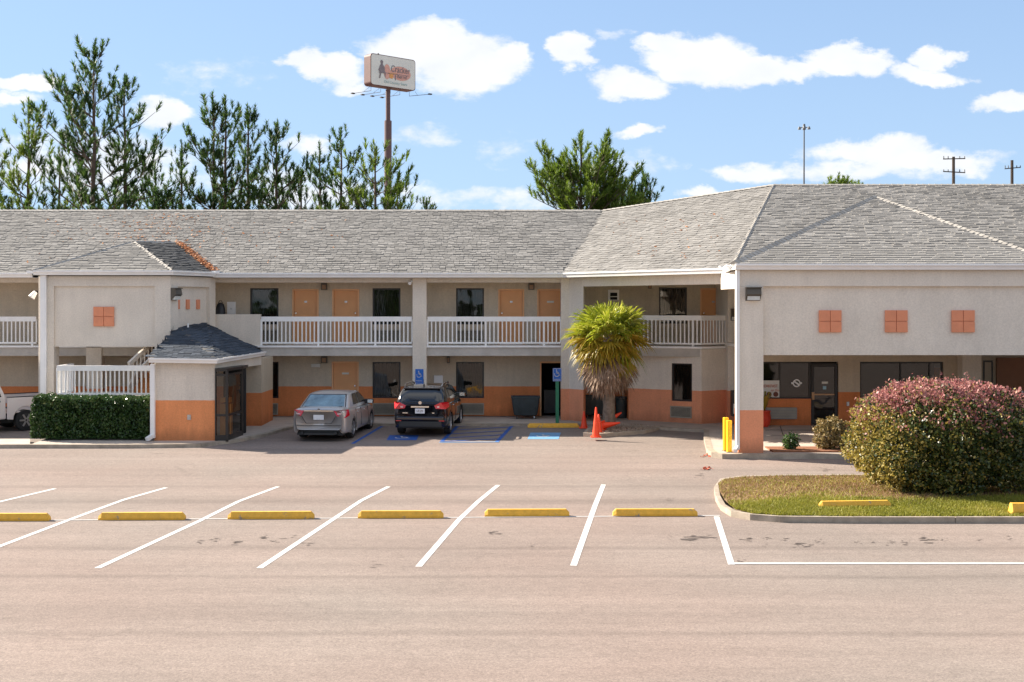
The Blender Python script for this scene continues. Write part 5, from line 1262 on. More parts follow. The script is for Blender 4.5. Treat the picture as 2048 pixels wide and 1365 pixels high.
# ------------------------------------------------------------------ pines
def tuft_template(seed, n=30, L_=.38):
    g = np.random.default_rng(seed); a = g.uniform(0, 6.283, n); s = g.uniform(0, 1, n); sp = np.radians(g.uniform(22, 62, n)); ln = .26*(1.1-.5*s)*g.uniform(.8, 1.2, n)
    base = np.stack([np.zeros(n), np.zeros(n), s*L_], 1); dr = np.stack([np.cos(a)*np.sin(sp), np.sin(a)*np.sin(sp), np.cos(sp)], 1); per = np.stack([-np.sin(a), np.cos(a), np.zeros(n)], 1)*.022
    return np.stack([base-per, base+per, base+dr*ln[:, None]], 1)      # n,3,3
TUF = [tuft_template(s) for s in range(5)]
def tufts(name, pos, dirs, scale, seed):
    g = np.random.default_rng(seed); out = []
    pos = np.array(pos); dirs = np.array(dirs); dirs /= np.linalg.norm(dirs, axis=1)[:, None]; sc = scale*1.25*g.uniform(.75, 1.25, len(pos)); pick = g.integers(0, len(TUF), len(pos)); rot = g.uniform(0, 6.283, len(pos))
    for ti in range(len(TUF)):
        idx = np.where(pick == ti)[0]
        if not len(idx): continue
        z = dirs[idx]; ref = np.stack([np.cos(rot[idx]), np.sin(rot[idx]), np.zeros(len(idx))], 1); x = ref-z*np.sum(ref*z, 1)[:, None]; x /= np.linalg.norm(x, axis=1)[:, None]; y = np.cross(z, x)
        T = TUF[ti].reshape(-1, 3); v = T[None, :, 0:1]*x[:, None]+T[None, :, 1:2]*y[:, None]+T[None, :, 2:3]*z[:, None]; v = v*sc[idx][:, None, None]+pos[idx][:, None]; out.append(v.reshape(-1, 3))
    v = np.concatenate(out); return tri_mesh(name, v, len(v)//3)
def pine(px, ytop, D, crown_px, label, seed, m=M_pine, zlow=3.0, forks=1, lean=0, dens=1.0, tsc=1.0, shape=1.0, round_=False, group='pines behind the motel roof'):
    rr = random.Random(seed); x0 = X(px, D); ztop = Z(ytop, D)-.3; e = empty('pine_tree', (x0, D, -.1), 0, label, 'tree', group)
    R = crown_px*D/FPX; mb = MB(); pos = []; dirs = []; r0 = .10+.006*ztop
    axes = [(0, 0)]
    if forks == 2: axes = [(-.25, 0), (.35, .3)]
    for (ox, oy) in axes:
        n = 10; tp = [Vector((ox*min(1, i/3)+lean*i/n+rr.uniform(-.05, .05), oy*min(1, i/3), (ztop+.1)*i/n)) for i in range(n+1)]
        mb.tube(tp, [r0*(1-.88*i/n)+.012 for i in range(n+1)], 7)
        def axis(z): t = max(0, min(1, z/ztop))*n; i = min(n-1, int(t)); return tp[i].lerp(tp[i+1], t-i)
        z = zlow
        while z < ztop-.3:
            t = (z-zlow)/(ztop-zlow)                       # 0 low .. 1 top
            prof = (1-t)**.6*(.8+.2*math.sin(t*3.1)) if not round_ else math.sqrt(max(.02, 1-(t*1.02)**2.6))
            for b in range(rr.choice((3, 4, 4, 5))+(2 if round_ else 0)):
                if rr.random() > .93: continue
                a = rr.uniform(0, 6.283); Lb = max(.45, 1.75*R*prof*rr.uniform(.5, 1.12)*shape); el = rad(rr.uniform(6, 34)+26*t)
                if round_: el = rad(rr.uniform(5, 45)+28*t); Lb *= .85; Lb = min(Lb, max(.4, (ztop+.2-z)/max(.2, math.sin(el))))
                p0 = axis(z); d = Vector((math.cos(a)*math.cos(el), math.sin(a)*math.cos(el), math.sin(el)))
                if round_:
                    # limbs reach for the surface of a rounded crown
                    e0 = rr.uniform(-.15, 1.25); zc_, hz, rf = ztop-4.4*R/3.4, 4.4*R/3.4, rr.uniform(.45, 1.0); tgt = Vector((R*1.22*rf*math.cos(a)*math.cos(e0), R*1.22*rf*math.sin(a)*math.cos(e0), zc_+hz*rf*math.sin(e0)))
                    d = tgt-p0; Lb = max(.5, d.length); d.normalize()
                    if d.z < -.1: continue
                mid = p0+d*Lb*.5-Vector((0, 0, .03*Lb)); end = p0+d*Lb+Vector((0, 0, Lb*.10)); rb = .012+.009*Lb
                mb.tube([p0, mid, end], [rb, rb*.65, rb*.3], 4, cap=False)
                nt = max(2, int(Lb*(1.8 if not round_ else 1.9)*dens))
                for k in range(nt):
                    s = .35+.65*k/max(1, nt-1) if nt > 1 else 1; q = p0.lerp(mid, s*2) if s < .5 else mid.lerp(end, s*2-1)
                    for sd in ((-1, 1) if s < .97 else (0,)):
                        if sd and rr.random() > (.62 if not round_ else .8): continue
                        lat = Vector((-math.sin(a), math.cos(a), 0))*sd; tw = (lat*.75+d*.55+Vector((0, 0, rr.uniform(.25, .8)))).normalized(); lt = rr.uniform(.15, .60)*min(1, Lb*.5) if sd else .05
                        te = q+tw*lt
                        if lt > .25: mb.tube([q, te], [.012, .006], 3, cap=False)
                        pos.append(te-Vector((0, 0, .05))); up = tw*.8+Vector((rr.uniform(-.35, .35), rr.uniform(-.35, .35), .62)); dirs.append(up)
                        if rr.random() < .5 and lt > .25: pos.append(q.lerp(te, .5)); dirs.append(up+Vector((rr.uniform(-.3, .3), rr.uniform(-.3, .3), 0)))
            z += rr.uniform(.50, .95) if not round_ else rr.uniform(.25, .45)
        for k in range(5): pos.append(axis(ztop-.25*k)-Vector((0, 0, .1))); dirs.append(Vector((rr.uniform(-.15, .15), rr.uniform(-.15, .15), 1)))
    part('trunk', mb, M_bark, e, local=True)
    me = tufts('crown', [tuple(q) for q in pos], [tuple(q) for q in dirs], tsc, seed); me.materials.append(m); link('crown', me, e); return len(pos)
tot = 0
T = [(-12, 262, 72, 60, 'pine cut off by the left edge of the photo behind the roof', 1, dict(m=M_pine)),
     (57, 205, 70, 95, 'broad yellow-green pine left of the tallest one', 2, dict(m=M_pine2, tsc=1.15)),
     (188, 80, 68, 125, 'tallest pine, its top reaching highest at the left', 3, dict(tsc=1.25, zlow=4)),
     (249, 150, 70, 105, 'tall pine just right of the tallest one', 4, dict(tsc=1.2, zlow=4)),
     (362, 278, 74, 60, 'short narrow pine in the gap between the tall left pines and the next group', 5, dict()),
     (436, 195, 70, 92, 'twin stemmed pine at the left of the middle group', 6, dict(forks=2, tsc=1.15)),
     (497, 214, 73, 82, 'slender pine with a pointed top in the middle group', 7, dict(tsc=1.15)),
     (553, 242, 70, 98, 'wide dark pine at the right of the middle group', 8, dict(tsc=1.15)),
     (602, 335, 74, 90, 'low pine right of the middle group', 9, dict()),
     (640, 290, 78, 48, 'thin sparse young pine with one small tuft on top', 10, dict(dens=.6)),
     (682, 257, 70, 95, 'pine with a needle-like top left of the sign pole', 11, dict(tsc=1.1)),
     (750, 294, 66, 115, 'bright yellow-green pine standing in front of the sign pole', 12, dict(m=M_pine2, tsc=1.15)),
     (796, 350, 70, 85, 'low dark pine just right of the sign pole', 13, dict()),
     (852, 396, 74, 24, 'tip of a small pine showing over the roof right of the sign', 14, dict()),
     (310, 330, 76, 85, 'low pine filling in behind the right side of the tall left pines', 15, dict()),
     (120, 300, 78, 60, 'low pine behind the gap left of the tallest one', 16, dict())]
for (px, yt, D, cw, lab, sd, kw) in T: tot += pine(px, yt, D, cw, lab, sd, **kw)
tot += pine(1162, 262, 62, 108, 'large round crowned pine standing alone behind the bend of the roof', 31, m=M_pine2, zlow=7.6, round_=True, dens=1.35, tsc=1.15, group=None)
tot += pine(1262, 352, 66, 62, 'low dark pine at the right of the round crowned one', 32, zlow=6.5, round_=True, dens=1.0, group=None)
tot += pine(1676, 350, 70, 26, 'small bright pine top showing over the right roof ridge', 33, m=M_pine2, zlow=9, round_=True, group=None)
tot += pine(1718, 362, 72, 24, 'lowest pine tip over the right roof ridge', 34, m=M_pine2, zlow=9, group=None)
print('tufts', tot)

# unseen trees added behind the camera to give the upstairs windows dark reflections
g = np.random.default_rng(77); n = 16000; xx = g.uniform(-110, 110, n); hh = 9+3.5*np.sin(xx*.21)+2.5*np.sin(xx*.57+1)+1.5*np.sin(xx*1.3)
pw = np.stack([xx, -85+g.normal(0, 3, n), g.random(n)**.8*hh], 1); v, k = leaves(pw, 1.3, 78, .7); me = quad_mesh('reflection_trees', v, k); me.materials.append(M_hedge)
tag(link('reflection_trees', me), 'dark trees added behind the camera, seen only as a reflection in the windows', 'wood', kind='stuff')

# ------------------------------------------------------------------ pylon sign, mast, poles
SD = 140.0; sx = X(776, SD); sgn = empty('pylon_sign', (sx, SD, -.1), 0, 'tall brown pylon with a cream restaurant sign above the trees', 'sign')
S_ = FPX/SD
part('pole', MB().tube([(sx, SD, -.1), (sx, SD, Z(242, SD))], .42, 16).tube([(sx, SD, Z(242, SD)), (sx, SD, Z(180, SD))], .27, 16), M_pole, sgn)
yaw = rad(42); W, Hh, Th = 6.3, 3.55, 1.25
cab = empty('x', (0, 0, 0)); bpy.data.objects.remove(cab)
ctr = Vector((X(780, SD), SD, (Z(115, SD)+Z(178, SD))/2))
def rrect(w, h, r, n=5):
    out = []
    for cxs, cys, a0 in ((1, 1, 0), (-1, 1, 90), (-1, -1, 180), (1, -1, 270)):
        for q in range(n+1): a = rad(a0+90*q/n); out.append((cxs*(w/2-r)+r*math.cos(a), cys*(h/2-r)+r*math.sin(a)))
    return out
rg = rrect(W, Hh, .35); mb = MB(); mb.grid([[(x, y, z) for x, z in rg] for y in (-Th/2, Th/2)], closed=True, flip=True); mb.face([(x, -Th/2, z) for x, z in rg]); mb.face([(x, Th/2, z) for x, z in rg][::-1])
cabo = part('cabinet', mb, M_signside, sgn, local=True); cabo.location = ctr-Vector(sgn.location); cabo.rotation_euler = (0, 0, yaw)
rg2 = rrect(W-.16, Hh-.16, .3); part('sign_face', MB().face([(x, -Th/2-.02, z) for x, z in rg2]), M_signface, cabo, local=True)
rg3 = [(x, z) for x, z in rrect(W-.06, Hh-.06, .33)]
def blob(pts, m, y=-.05, name='printed_shape'): return part(name, MB().face([(x, -Th/2+y, z) for x, z in pts]), m, cabo, local=True)
def ell(cx_, cz_, rx, rz, n=24, a0=0, a1=360): return [(cx_+rx*math.cos(rad(a0+(a1-a0)*k/n)), cz_+rz*math.sin(rad(a0+(a1-a0)*k/n))) for k in range(n)]
blob(ell(1.0, -.05, 1.45, .80), M_pink, -.04); blob(ell(-.9, -.05, .45, .85), M_pink, -.045)
blob([(-.7, -.25), (.5, -.25), (.5, -.12), (-.7, -.12)], M_amber, -.05); blob([(-.55, -.75), (-.1, -.75), (.0, -.2), (-.6, -.2)], M_amber, -.055)
# seated figure by the barrel, a plain outline
blob([(-2.0, -.9), (-1.9, -.2), (-2.1, .0), (-1.9, .5), (-1.75, .75), (-1.85, 1.05), (-1.6, 1.2), (-1.45, 1.0), (-1.5, .7), (-1.25, .4), (-1.2, -.1), (-1.1, -.25), (-1.15, -.85), (-1.25, -.3), (-1.7, -.3), (-1.85, -.9)], M_inks, -.06)
blob([(.2, -.9), (.3, -.9), (.35, -.3), (.2, -.3)], M_inks, -.065); blob([(-2.1, -.28), (2.2, -.20), (2.2, -.15), (-2.1, -.22)], M_inks, -.067)
text_on('Cracker', 1.05, M_inks, cabo, (.95, -Th/2-.07, .35), sx=.78, shear=.1); text_on('Barrel', .62, M_inks, cabo, (1.2, -Th/2-.07, -.42), sx=.9)
text_on('Old Country Store', .42, M_inkg, cabo, (.3, -Th/2-.07, -1.22))
mb = MB(); mb.box(-1.7, -1.6, -.1, .1, Hh/2, Hh/2+.25); part('finial', mb, M_black, cabo, local=True)
mb = MB(); heads = MB(); lo = -Hh/2-.5
for i in range(5):
    x = -3.1+i*1.35; a = Vector((x+.6, .2, lo)); b = Vector((x-.2, 2.6, lo-.1)) if i < 4 else Vector((x+1.6, -2.4, lo)); mb.tube([a, b], .03, 4); mb.tube([(a.x, a.y, lo), (a.x, a.y, -Hh/2)], .025, 4); m_ = a.lerp(b, .4); mb.tube([(m_.x, m_.y, lo), (m_.x, -.4, -Hh/2)], .02, 4)
    heads.box(b.x-.2, b.x+.2, b.y-.15, b.y+.15, b.z-.06, b.z+.07)
for i in range(2):
    b = Vector((2.9+i*.1, 2.5-i*1, lo)); 
part('floodlight_arms', mb, M_steel, cabo, local=True); part('floodlights', heads, M_black, cabo, local=True)
MD = 230.0; mx = X(1607, MD); e = empty('high_mast_light', (mx, MD, -.1), 0, 'very tall thin highway light mast above the right roof', 'mast light')
zt_ = Z(256, MD); part('mast', MB().tube([(mx, MD, -.1), (mx+.12, MD, zt_)], [.26, .12], 8), M_steel, e)
part('hub', MB().tube([(mx+.12, MD, zt_-.3), (mx+.12, MD, zt_+.7)], [.35, .2], 8), M_steel, e)
for k in range(6):
    a = k*math.pi/3+.3; c = Vector((mx+.12+1.0*math.cos(a), MD+1.0*math.sin(a), zt_)); part('lamp_head', MB().tube([(mx+.12, MD, zt_+.1), c], .05, 4).tube([c+Vector((0, 0, -.25)), c+Vector((0, 0, .15))], [.32, .15], 8), M_steel, e)
def upole(px, yt, D, label, arms):
    x = X(px, D); e = empty('utility_pole', (x, D, -.1), 0, label, 'utility pole', 'wooden power poles behind the right roof'); part('pole', MB().tube([(x, D, -.1), (x, D, Z(yt, D))], [.17, .12], 10), M_wood, e)
    for (y_, hw, tilt) in arms:
        z = Z(y_, D); w = hw*D/FPX; part('crossarm', MB().bar((x-w, D-.15, z-tilt), (x+w, D-.15, z+tilt), .07, .08), M_wood, e)
        for s in (-.95, -.55, .5, .95): part('insulator', MB().tube([(x+w*s, D-.15, z+.02), (x+w*s, D-.15, z+.22)], [.05, .035], 6), M_steel, e)
upole(1907, 314, 100, 'taller wooden power pole with two crossarms over the right roof', [(318.5, 22, .02), (345, 22, -.05)])
upole(2024, 321, 104, 'wooden power pole nearest the right edge of the photo', [(337, 16, .06)])

# ------------------------------------------------------------------ vehicles
M_silver = mat('silver_car_paint', (.56, .52, .49), .32, metal=.35, var=.02, coat=.6)
M_blackp = mat('black_car_paint', (.012, .012, .016), .12, metal=.1, var=.02, coat=1)
M_whitep = mat('white_truck_paint', (.74, .66, .62), .3, var=.02, coat=.5)
M_tail = mat('red_tail_lamp', (.60, .012, .02), .15, coat=1, var=.05); M_tailc = mat('clear_tail_lamp', (.75, .45, .45), .1, coat=1)
M_trim = mat('dark_trim', (.03, .03, .03), .6); M_seat = mat('car_cabin', (.03, .03, .03), .9); M_plate = mat('plate_white', (.75, .76, .78), .5)
def crv(keys, t):
    """smooth interpolation of (t, values...) keys"""
    ks = [k[0] for k in keys]; t = max(ks[0], min(ks[-1], t)); out = []
    for j in range(1, len(keys[0])):
        vs = [k[j] for k in keys]; i = max(0, min(len(ks)-2, next((q for q in range(len(ks)-1) if t <= ks[q+1]), len(ks)-2)))
        h = ks[i+1]-ks[i]; u = (t-ks[i])/h; m0 = (vs[i+1]-vs[i-1])/(ks[i+1]-ks[i-1]) if i > 0 else (vs[i+1]-vs[i])/h; m1 = (vs[i+2]-vs[i])/(ks[i+2]-ks[i]) if i+2 < len(ks) else (vs[i+1]-vs[i])/h
        if (vs[i+1]-vs[i])*m0 <= 0: m0 = 0
        if (vs[i+1]-vs[i])*m1 <= 0: m1 = 0
        out.append((2*u**3-3*u*u+1)*vs[i]+(u**3-2*u*u+u)*h*m0+(-2*u**3+3*u*u)*vs[i+1]+(u**3-u*u)*h*m1)
    return out
def car(name, label, cat, loc, yaw, spec, paint):
    e = empty(name, loc, yaw, label, cat); S = spec; Ln = S['len']; yR, yF = -Ln/2, Ln/2; wr = S['wheel_r']; wy = S['wheels']
    ns, rows = 90, []
    for i in range(ns+1):
        y = yR+Ln*i/ns; hw, belt, deck, sill = crv(S['plan'], y)
        # cross-section from sill round the flank to the centre of the deck
        ends = min(1, (y-yR)/.10, (yF-y)/.12); ends = max(.0, ends)**.5
        sec = [(hw*.86, sill), (hw*.95, sill+.03), (hw*.985, sill+.12), (hw, sill+.30), (hw*.995, (sill+belt)/2+.06), (hw*.975, belt-.13), (hw*.955, belt-.05), (hw*.91, belt), (hw*.80, belt+(deck-belt)*.6), (hw*.5, deck-.005), (hw*.2, deck), (0, deck)]
        mid_z = (sill+belt)/2; sec = [(x*(.94+.06*ends), z if ends == 1 else mid_z+(z-mid_z)*(.90+.10*ends)) for x, z in sec]
        # subdivide the section
        s2 = []
        for q in range(len(sec)-1):
            for w_ in (0, .5): s2.append((sec[q][0]*(1-w_)+sec[q+1][0]*w_, sec[q][1]*(1-w_)+sec[q+1][1]*w_))
        s2.append(sec[-1]); rows.append([(x, y, z) for x, z in s2]+[(-x, y, z) for x, z in s2[-2::-1]])
    mb = MB(); mb.grid(rows, flip=False)
    # wheel arches: open the flank
    keepf = []
    for f in mb.f:
        c = sum((Vector(mb.v[i]) for i in f), Vector())/4
        cut = any(abs(c.x) > .55 and math.hypot(c.y-w, c.z-wr) < wr+.055 for w in wy)
        if not cut: keepf.append(f)
    mb.f = keepf; mb.m = [0]*len(keepf)
    mb.face(rows[0]); mb.face(rows[-1][::-1])
    body = part('body', mb, paint, e, local=True, smooth=True)
    bm_ = body.modifiers.new('w', 'WELD'); bm_.merge_threshold = .001
    mb = MB().box(-S['hw']+.16, S['hw']-.16, yR+.15, yF-.15, S['sill']-.03, S['sill']+.45); part('underbody', mb, M_trim, e, local=True)
    # arch lips
    for w in wy:
        for sd in (-1, 1):
            mb = MB(); rws = []
            for k in range(21):
                a = rad(-18+216*k/20); hw = crv(S['plan'], w)[0]; yy_, zz_ = math.cos(a), math.sin(a)
                rws.append([(sd*(hw-.22), w+(wr+.06)*yy_, wr+(wr+.06)*zz_), (sd*(hw+.006), w+(wr+.06)*yy_, wr+(wr+.06)*zz_), (sd*(hw+.006), w+(wr+.10)*yy_, wr+(wr+.10)*zz_)])
            mb.grid(rws); part('wheel_arch', mb, S.get('archm', paint), e, local=True)
            x = sd*(S['hw']-.02); xi = sd*(S['hw']-.24)
            tr = []
            for xx, r in ((xi, wr*.7), (xi, wr*.96), (xi+sd*.02, wr), (x-sd*.02, wr), (x, wr*.95), (x, wr*.68)): tr.append([(xx, w+r*math.cos(2*math.pi*k/28), wr+r*math.sin(2*math.pi*k/28)) for k in range(28)])
            wh = part('wheel', MB().grid(tr, closed=True), M_rubber, e, local=True, smooth=False)
            mb = MB(); rim = [[(x-sd*dx, w+r*math.cos(2*math.pi*k/28), wr+r*math.sin(2*math.pi*k/28)) for k in range(28)] for dx, r in ((.0, wr*.69), (.01, wr*.63), (.06, wr*.60))]; mb.grid(rim, closed=True)
            for k in range(7):
                a = 2*math.pi*k/7; mb.bar((x-sd*.03, w+.04*math.cos(a), wr+.04*math.sin(a)), (x-sd*.015, w+wr*.62*math.cos(a), wr+wr*.62*math.sin(a)), .05, .02, up=(1, 0, 0))
            mb.tube([(x-sd*.05, w, wr), (x-sd*.01, w, wr)], .06, 12); part('rim', mb, M_rim, wh, local=True)
            part('brake_disc', MB().tube([(x-sd*.12, w, wr), (x-sd*.10, w, wr)], wr*.6, 20), M_trim, wh, local=True)
    # greenhouse: rounded ring lofted from belt to roof
    gh = S['gh']      # list of (t, yrear, yfront, halfwidth, z)
    def ring(t, off=0):
        yr_, yf_, hw, z = crv(gh, t); rc = S.get('grc', .20); pts = []; hl = (yf_-yr_)/2; cy_ = (yf_+yr_)/2; hw += off; hl += off; rcx = min(rc, hw*.6); rcy = min(rc*1.2, hl*.4)
        for cxs, cys, a0 in ((1, 1, 0), (-1, 1, 90), (-1, -1, 180), (1, -1, 270)):
            for q in range(9): a = rad(a0+90*q/8); pts.append((cxs*(hw-rcx)+rcx*math.cos(a), cy_+cys*(hl-rcy)+rcy*math.sin(a), z))
        return pts
    NT = 14; rws = [ring(i/NT) for i in range(NT+1)]; top = rws[-1]; mb = MB()
    pill = [i/NT for i in range(NT+1)]
    mb.grid(rws, closed=True)
    zt2 = crv(gh, 1)[3]
    for s_, dz in ((.8, .018), (.5, .035), (.2, .042)):
        cy_ = (crv(gh, 1)[0]+crv(gh, 1)[1])/2; rws.append([(x*s_, cy_+(y-cy_)*s_, zt2+dz) for x, y, z in top])
    mb = MB(); mb.grid(rws, closed=True); mb.face(rws[-1]); part('cabin', mb, paint, e, local=True, smooth=True)
    def patch(fn, t0, t1, s0, s1, m, nm, n=10, off=.006):
        rr_ = []
        for i in range(n+1):
            t = t0+(t1-t0)*i/n; rr_.append([fn(t, s0+(s1-s0)*k/n, off) for k in range(n+1)])
        return part(nm, MB().grid(rr_), m, e, local=True, smooth=True)
    def rear(t, s, off):                      # s -1..1 across
        yr_, yf_, hw, z = crv(gh, t); wx = hw*s; rc = S.get('grc', .2); ex = max(0, abs(wx)-(hw-min(rc, hw*.6)))/min(rc, hw*.6); return (wx, yr_-off+min(rc*1.2, 9)*(1-math.sqrt(max(0, 1-ex*ex))), z+off)
    def sidef(sd):
        def f(t, s, off):
            yr_, yf_, hw, z = crv(gh, t); y = s; rc = S.get('grc', .2)*1.2; d_ = min(y-yr_, yf_-y); ex = max(0, (rc-d_)/rc); ex = min(1, ex); return (sd*(hw+off-min(.2, hw*.6)*(1-math.sqrt(1-ex*ex))), y, z+off*.3)
        return f
    patch(rear, *S['rear_glass'], M_black, 'rear_glass_edge', off=.004); t0, t1, s0, s1 = S['rear_glass']; 
    patch(rear, t0+.05, t1-.05, s0*.93, s1*.93, S.get('rg_mat', M_carglass2), 'rear_window', off=.010)
    for sd in (-1, 1):
        for (ya, yb, t0, t1, sl0, sl1) in S['side_glass']:
            f = sidef(sd); rr_ = []
            for i in range(9):
                t = t0+(t1-t0)*i/8; a = ya+sl0*(i/8); b = yb+sl1*(i/8); rr_.append([f(t, a+(b-a)*k/8, .008) for k in range(9)])
            part('side_window', MB().grid(rr_, flip=sd > 0), M_carglass3, e, local=True, smooth=True)
        for y_ in S['handles']:
            hw = crv(S['plan'], y_)[0]; part('door_handle', MB().box(sd*(hw-.01) if sd > 0 else -hw-.03, hw+.03 if sd > 0 else -hw+.01, y_-.09, y_+.09, S['hz'], S['hz']+.035), S.get('hmat', M_chrome), e, local=True, bevel=.008)
        for y_ in S['seams']:
            hw = crv(S['plan'], y_)[0]; belt = crv(S['plan'], y_)[1]; x_ = sd*(hw*.999); mb = MB(); mb.bar((x_, y_, S['sill']+.12), (sd*hw*1.003, y_, (S['sill']+belt)/2), .012, .012); mb.bar((sd*hw*1.003, y_, (S['sill']+belt)/2), (sd*hw*.966, y_, belt-.03), .012, .012); part('door_seam', mb, M_trim, e, local=True)
        my, mz = S['mirror']; hw = crv(S['plan'], my)[0]; mi = part('wing_mirror', MB().box(sd*hw*.9 if sd > 0 else -hw-.22, hw+.22 if sd > 0 else -hw*.9, my-.05, my+.09, mz, mz+.15), S.get('mirm', paint), e, local=True, bevel=.03)
        part('mirror_glass', MB().box(hw+.03 if sd > 0 else -hw-.20, hw+.20 if sd > 0 else -hw-.03, my-.058, my-.051, mz+.02, mz+.13), M_chrome, mi, local=True)
    return e, (rear, sidef, patch)
M_carglass2 = mat('rear_window_glass', (.16, .24, .27), .08, coat=1, var=.5, scale=2.2); M_carglass3 = mat('dark_side_glass', (.012, .013, .015), .05, coat=1, var=.05)
M_carglass4 = mat('dark_rear_glass', (.008, .009, .011), .05, coat=1, var=.1)

# silver sedan
sed = dict(len=4.86, hw=.915, sill=.20, wheel_r=.33, wheels=(-1.36, 1.42),
    plan=[(-2.43, .80, .98, 1.03, .32), (-2.35, .86, 1.0, 1.06, .24), (-2.0, .90, 1.0, 1.075, .21), (-1.3, .915, .99, 1.06, .20), (0, .915, .94, 1.0, .20), (1.2, .91, .90, .98, .20), (1.9, .88, .80, .90, .21), (2.3, .80, .68, .76, .24), (2.43, .66, .55, .62, .32)],
    gh=[(0, -2.0, 1.35, .84, .96), (.25, -1.80, 1.05, .81, 1.08), (.6, -1.47, .70, .74, 1.27), (.85, -1.20, .42, .68, 1.41), (1, -.95, .20, .60, 1.455)], grc=.22,
    rear_glass=(.16, .86, -.90, .90), side_glass=[(-1.10, -.28, .22, .84, .30, 0), (-.22, .78, .22, .84, 0, -.38)], handles=(-.75, .25), hz=.80, seams=(-1.0, -.25, .85), mirror=(.62, .98), mirm=M_black)
gS = G(648, 878); yaw_c = rad(-5.5)
def place(px, py, ln, yaw):
    """centre of a car whose rear face stands at a pixel"""
    g = G(px, py); d = Vector((math.sin(-yaw), math.cos(-yaw), 0)); c = g+d*(ln/2-.6); return (c.x, c.y, gz(g.y+1.5)-.0)
pS = place(647, 880, 4.86, yaw_c)
e, (rear, sidef, patch) = car('silver_sedan', 'silver grey sedan parked nose in beside the glass booth', 'car', pS, yaw_c, sed, M_silver)
for sd in (-1, 1):
    a = [(sd*.48, -2.42, .97), (sd*.80, -2.36, 1.01), (sd*.895, -2.05, .99), (sd*.915, -2.02, .80), (sd*.85, -2.33, .74), (sd*.58, -2.43, .80)]
    mb = MB(); f_ = [(x*1.0+sd*.012, y-.035, z) for x, y, z in a]; mb.face(f_ if sd < 0 else f_[::-1]); mb.face([f_[0], f_[5], a[5], a[0]]); tl = part('tail_lamp', mb, M_tail, e, local=True)
    part('reverse_lamp', MB().face([(sd*.60, -2.462, .88), (sd*.74, -2.44, .895), (sd*.75, -2.44, .86), (sd*.62, -2.462, .85)][::-sd]), M_tailc, tl, local=True)
    part('exhaust', MB().tube([(sd*.55, -2.45, .25), (sd*.55, -2.2, .25)], .042, 12), M_trim, e, local=True)
part('trunk_chrome', MB().bar((-.48, -2.455, .965), (.48, -2.455, .965), .03, .025), M_chrome, e, local=True)
part('trunk_seam', MB().bar((-.56, -2.45, .80), (-.42, -2.455, .57), .014, .014).bar((-.42, -2.455, .57), (.42, -2.455, .57), .014, .014).bar((.42, -2.455, .57), (.56, -2.45, .80), .014, .014), M_trim, e, local=True)
lp = part('licence_plate', MB().box(-.17, .17, -2.475, -2.455, .68, .84), M_plate, e, local=True)
part('badge', MB().tube([(0, -2.46, 1.005), (0, -2.44, 1.01)], .04, 14), M_chrome, e, local=True)
part('bumper_crease', MB().bar((-.72, -2.44, .50), (.72, -2.44, .50), .016, .012), M_trim, e, local=True); part('diffuser', MB().box(-.50, .50, -2.42, -2.3, .19, .25), M_trim, e, local=True)
# black suv
suv = dict(len=4.64, hw=.915, sill=.28, wheel_r=.355, wheels=(-1.35, 1.34),
    plan=[(-2.32, .80, 1.03, 1.06, .38), (-2.25, .87, 1.06, 1.10, .32), (-1.9, .90, 1.08, 1.12, .29), (-1.2, .915, 1.07, 1.12, .28), (0, .915, 1.03, 1.1, .28), (1.1, .91, 1.0, 1.08, .28), (1.8, .88, .93, 1.0, .29), (2.2, .80, .78, .86, .32), (2.32, .66, .62, .70, .38)],
    gh=[(0, -2.26, 1.25, .86, 1.04), (.3, -2.20, .95, .83, 1.21), (.65, -2.05, .62, .76, 1.42), (.88, -1.86, .38, .68, 1.56), (1, -1.62, .15, .60, 1.61)], grc=.24,
    rear_glass=(.10, .86, -.93, .93), side_glass=[(-1.85, -1.32, .28, .80, .22, 0), (-1.25, -.35, .22, .84, .06, 0), (-.28, .72, .22, .84, 0, -.36)], handles=(-.85, .15), hz=.93, seams=(-1.15, -.32, .85), mirror=(.62, 1.12), rg_mat=M_carglass4)
pV = place(846, 871, 4.64, yaw_c+rad(.5))
e, _f = car('black_suv', 'black compact suv parked nose in at the central column', 'car', pV, yaw_c+rad(.5), suv, M_blackp)
for sd in (-1, 1):
    a = [(sd*.46, -2.30, 1.02), (sd*.66, -2.30, 1.12), (sd*.86, -2.20, 1.14), (sd*.915, -1.95, 1.10), (sd*.92, -1.97, .96), (sd*.84, -2.28, .90), (sd*.52, -2.33, .92)]
    f_ = [(x+sd*.012, y-.045, z) for x, y, z in a]; mb = MB(); mb.face(f_ if sd < 0 else f_[::-1]); mb.face([f_[0], f_[6], a[6], a[0]]); tl = part('tail_lamp', mb, M_tail, e, local=True)
    part('reverse_lamp', MB().face([(sd*.57, -2.372, 1.0), (sd*.65, -2.372, 1.01), (sd*.65, -2.372, .95), (sd*.58, -2.372, .945)][::-sd]), M_tailc, tl, local=True)
    part('roof_rail', MB().tube([(sd*.62, -1.70, 1.60), (sd*.63, -1.5, 1.68), (sd*.63, -.2, 1.69), (sd*.60, .1, 1.62)], .026, 8), M_chrome, e, local=True)
    part('bumper_reflector', MB().box(sd*.72-.09, sd*.72+.09, -2.345, -2.335, .50, .53), M_tail, e, local=True)
lp = part('licence_plate', MB().box(-.16, .16, -2.375, -2.355, .76, .92), M_plate, e, local=True); text_on('UR JPS', .095, M_inks, lp, (0, -2.38, .84), sx=.85)
part('tailgate_chrome', MB().box(-.30, .30, -2.37, -2.34, .955, 1.0), M_chrome, e, local=True); part('badge', MB().tube([(0, -2.35, 1.11), (0, -2.29, 1.12)], .055, 16), M_chrome, e, local=True)
